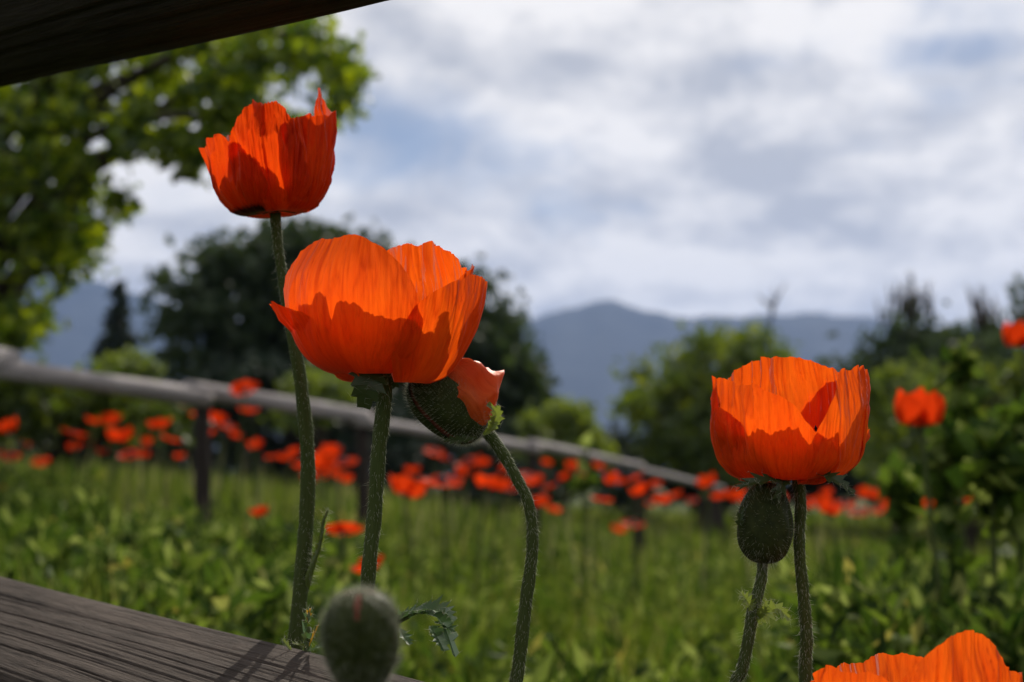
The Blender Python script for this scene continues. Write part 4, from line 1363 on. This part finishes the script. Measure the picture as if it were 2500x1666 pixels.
SH = [
    ('red poppy left of the tall stem', 'red poppies left of the tall stem',
     [(130, 1000, 30), (310, 1000, 28), (450, 985, 26), (75, 1010, 26), (360, 1075, 34), (215, 1075, 32), (575, 1060, 30), (180, 1045, 50), (182, 1085, 45), (228, 1022, 38), (270, 1022, 50), (30, 1105, 44), (8, 1112, 34), (290, 1062, 58), (318, 1100, 46), (350, 1105, 42),
      (390, 1028, 60), (415, 1062, 42), (485, 1005, 32), (505, 1048, 48), (530, 1022, 42), (552, 1030, 40), (625, 1085, 36), (660, 1110, 28), (60, 1080, 28), (250, 1100, 30), (440, 1110, 30)]),
    ('red poppy between the two left stems', 'red poppies between the two left stems',
     [(710, 1105, 50), (808, 1098, 52), (838, 1118, 54), (832, 1160, 52), (765, 1160, 52), (735, 1130, 40), (790, 1145, 48), (815, 1130, 44)]),
    ('red poppy behind the arched stem', 'red poppies behind the arched stem',
     [(1060, 1095, 42), (1085, 1112, 40), (1145, 1118, 46), (1180, 1125, 42), (1188, 1168, 76), (1222, 1178, 60), (1288, 1150, 50), (1300, 1170, 45), (1335, 1125, 32),
      (1322, 1222, 46), (1350, 1238, 42), (1235, 1140, 34), (1380, 1160, 36), (1130, 1150, 38), (1110, 1175, 34), (1255, 1185, 32), (1340, 1180, 34), (1400, 1135, 36)]),
    ('far red poppy left of the closed bud', 'far red poppies before the right poppy',
     [(1430, 1150, 48), (1540, 1155, 58), (1565, 1190, 66), (1618, 1215, 50), (1500, 1170, 38), (1655, 1205, 30), (1600, 1180, 30), (1460, 1135, 30), (1585, 1225, 26), (1690, 1215, 30)]),
    ('far red poppy behind the right poppy stem', 'far red poppies right of the closed bud',
     [(1762, 1205, 42), (1800, 1207, 50), (1832, 1212, 42), (1985, 1222, 50), (2022, 1238, 58), (2062, 1217, 60), (2122, 1202, 50), (2172, 1228, 58), (2218, 1242, 50),
      (2300, 1240, 45), (1900, 1215, 40), (2095, 1240, 44), (2255, 1225, 40), (2350, 1215, 36), (2410, 1225, 34), (2480, 1215, 34), (2020, 1200, 34), (2145, 1245, 30)]),
]
allp = [(x, y, w, lb, 'red poppies told apart in the field') for (x, y, w, lb) in FIELD]
ORD = ['first', 'second', 'third', 'fourth', 'fifth', 'sixth', 'seventh', 'eighth', 'ninth', 'tenth', 'eleventh', 'twelfth', 'thirteenth', 'fourteenth', 'fifteenth', 'sixteenth']
for lb, gr, l in SH:
    ym = sorted(q[1] for q in l)[len(l) // 2]
    for row, sel in (('upper', sorted(q for q in l if q[1] < ym)), ('lower', sorted(q for q in l if q[1] >= ym))):
        for i, (x, y, w) in enumerate(sel):
            allp.append((x, y, w, '%s, %s from left in the %s row' % (lb, ORD[i], row), gr))
for k, (x, y, w, lb, gr) in enumerate(allp):
    near = {638: .78, 840: .72, 905: .70}.get(x, 1.0)      # smaller, nearer flowers low in the grass
    d = .082 * near * FPX / w
    head = P(x, y + w * .28, d)
    bx = head.x + rnd.uniform(-.05, .05); by = head.y + rnd.uniform(-.04, .04)
    b = Vector((bx, by, gz(bx, by)))
    b.z = min(b.z, head.z - .25)
    r_ = root('red_poppy', b, lb, 'poppy', gr)
    hv = head - b
    var = HEADS[k % 6] if k > 1 else HEADS[6]
    tl = Euler((rnd.uniform(-.35, .45), rnd.uniform(-.4, .4), rnd.uniform(0, 6.28)))
    if k in (0, 1): tl = Euler((.15, -.1, .4))
    vs_ = rnd.uniform(.75, 1.15) if k > 1 else .80
    for (nm, me) in var:
        o = bpy.data.objects.new(nm, me); COL.objects.link(o)
        o.parent = r_; o.location = hv; o.rotation_euler = tl; o.scale = (near * vs_,) * 3
    o = bpy.data.objects.new('stem', STEM); COL.objects.link(o)
    o.parent = r_
    o.scale = (1, 1, hv.length)
    o.rotation_euler = hv.to_track_quat('Z', 'Y').to_euler()

# ------------------------------------------------------------------ tall weeds at right
def tall_weed(pts, seed, label, seed_heads, nleaf=26, leaf=.05):
    rg = np.random.default_rng(seed)
    top = P(*pts[0]); b = ground_under(P(pts[-1][0], 1190, pts[-1][2]))
    r_ = root('tall_weed', b, label, 'weed')
    path = [b] + path_px(pts[::-1])
    V, F, uv, frs = tube(path, [.006, .005, .003, .002][:max(2, len(path))], 24, 7)
    part('stem', V, F, M['stem'], r_, uv)
    C = frs[0]
    ps = C[rg.integers(3, len(C) - 1, nleaf)] + rg.standard_normal((nleaf, 3)) * .012
    V, F = leaf_quads(np.repeat(ps, 3, 0), leaf, rg, -.2)
    part('leaves', V, F, M['weed'], r_, smooth=False)
    for (x, y, s) in seed_heads:
        c = P(x, y, pts[0][2])
        v = c + Vector((0, 0, 0))
        pp = np.array(v) + rg.standard_normal((26, 3)) * s
        V, F = leaf_quads(pp, s * 1.4, rg, -.3)
        part('seed_head', V, F, M['leaf_pale'], r_, smooth=False)


tall_weed([(2352, 850, 2.6), (2350, 1000, 2.6), (2345, 1150, 2.6)], 1, 'tall pale seed stalk between the half-shaded red poppy and the right edge', [(2352, 855, .010), (2322, 910, .012), (2330, 940, .010)])
tall_weed([(2300, 1040, 2.4), (2310, 1150, 2.4), (2320, 1300, 2.4)], 2, 'leafy upright weed below the half-shaded red poppy', [], 40)
tall_weed([(2440, 1060, 2.2), (2430, 1180, 2.2), (2425, 1300, 2.2)], 3, 'leafy upright weed by the right edge, beside the seed stalk', [], 50)
tall_weed([(2500, 1010, 2.3), (2490, 1130, 2.3), (2490, 1300, 2.3)], 4, 'tall leafy weed cut off by the right edge', [], 50)
tall_weed([(2200, 1160, 2.8), (2205, 1250, 2.8), (2210, 1350, 2.8)], 5, 'leafy weed rising right of the right poppy stem', [], 40)
tall_weed([(1420, 1090, 4.2), (1422, 1170, 4.2), (1425, 1250, 4.2)], 6, 'thin dark weed stalk right of the arched stem', [], 14)

# ------------------------------------------------------------------ haze
me = bpy.data.meshes.new('haze')
x0, x1, y0, y1, z0, z1 = -4600, 4600, -2600, 6600, -4, 620
vv = [(x, y, z) for z in (z0, z1) for y in (y0, y1) for x in (x0, x1)]
me.from_pydata(vv, [], [(0, 2, 3, 1), (4, 5, 7, 6), (0, 1, 5, 4), (2, 6, 7, 3), (0, 4, 6, 2), (1, 3, 7, 5)])
hz = bpy.data.objects.new('haze', me)
COL.objects.link(hz)
props(hz, 'pale blue haze lying over the distant mountains', 'haze', kind='stuff')
m = bpy.data.materials.new('haze_air'); m.use_nodes = True
t = m.node_tree; t.nodes.clear()
o = t.nodes.new('ShaderNodeOutputMaterial')
pv = t.nodes.new('ShaderNodeVolumePrincipled')
pv.inputs['Color'].default_value = (.33, .48, .86, 1)
pv.inputs['Density'].default_value = 0.00016
pv.inputs['Anisotropy'].default_value = 0.2
t.links.new(pv.outputs[0], o.inputs['Volume'])
me.materials.append(m)
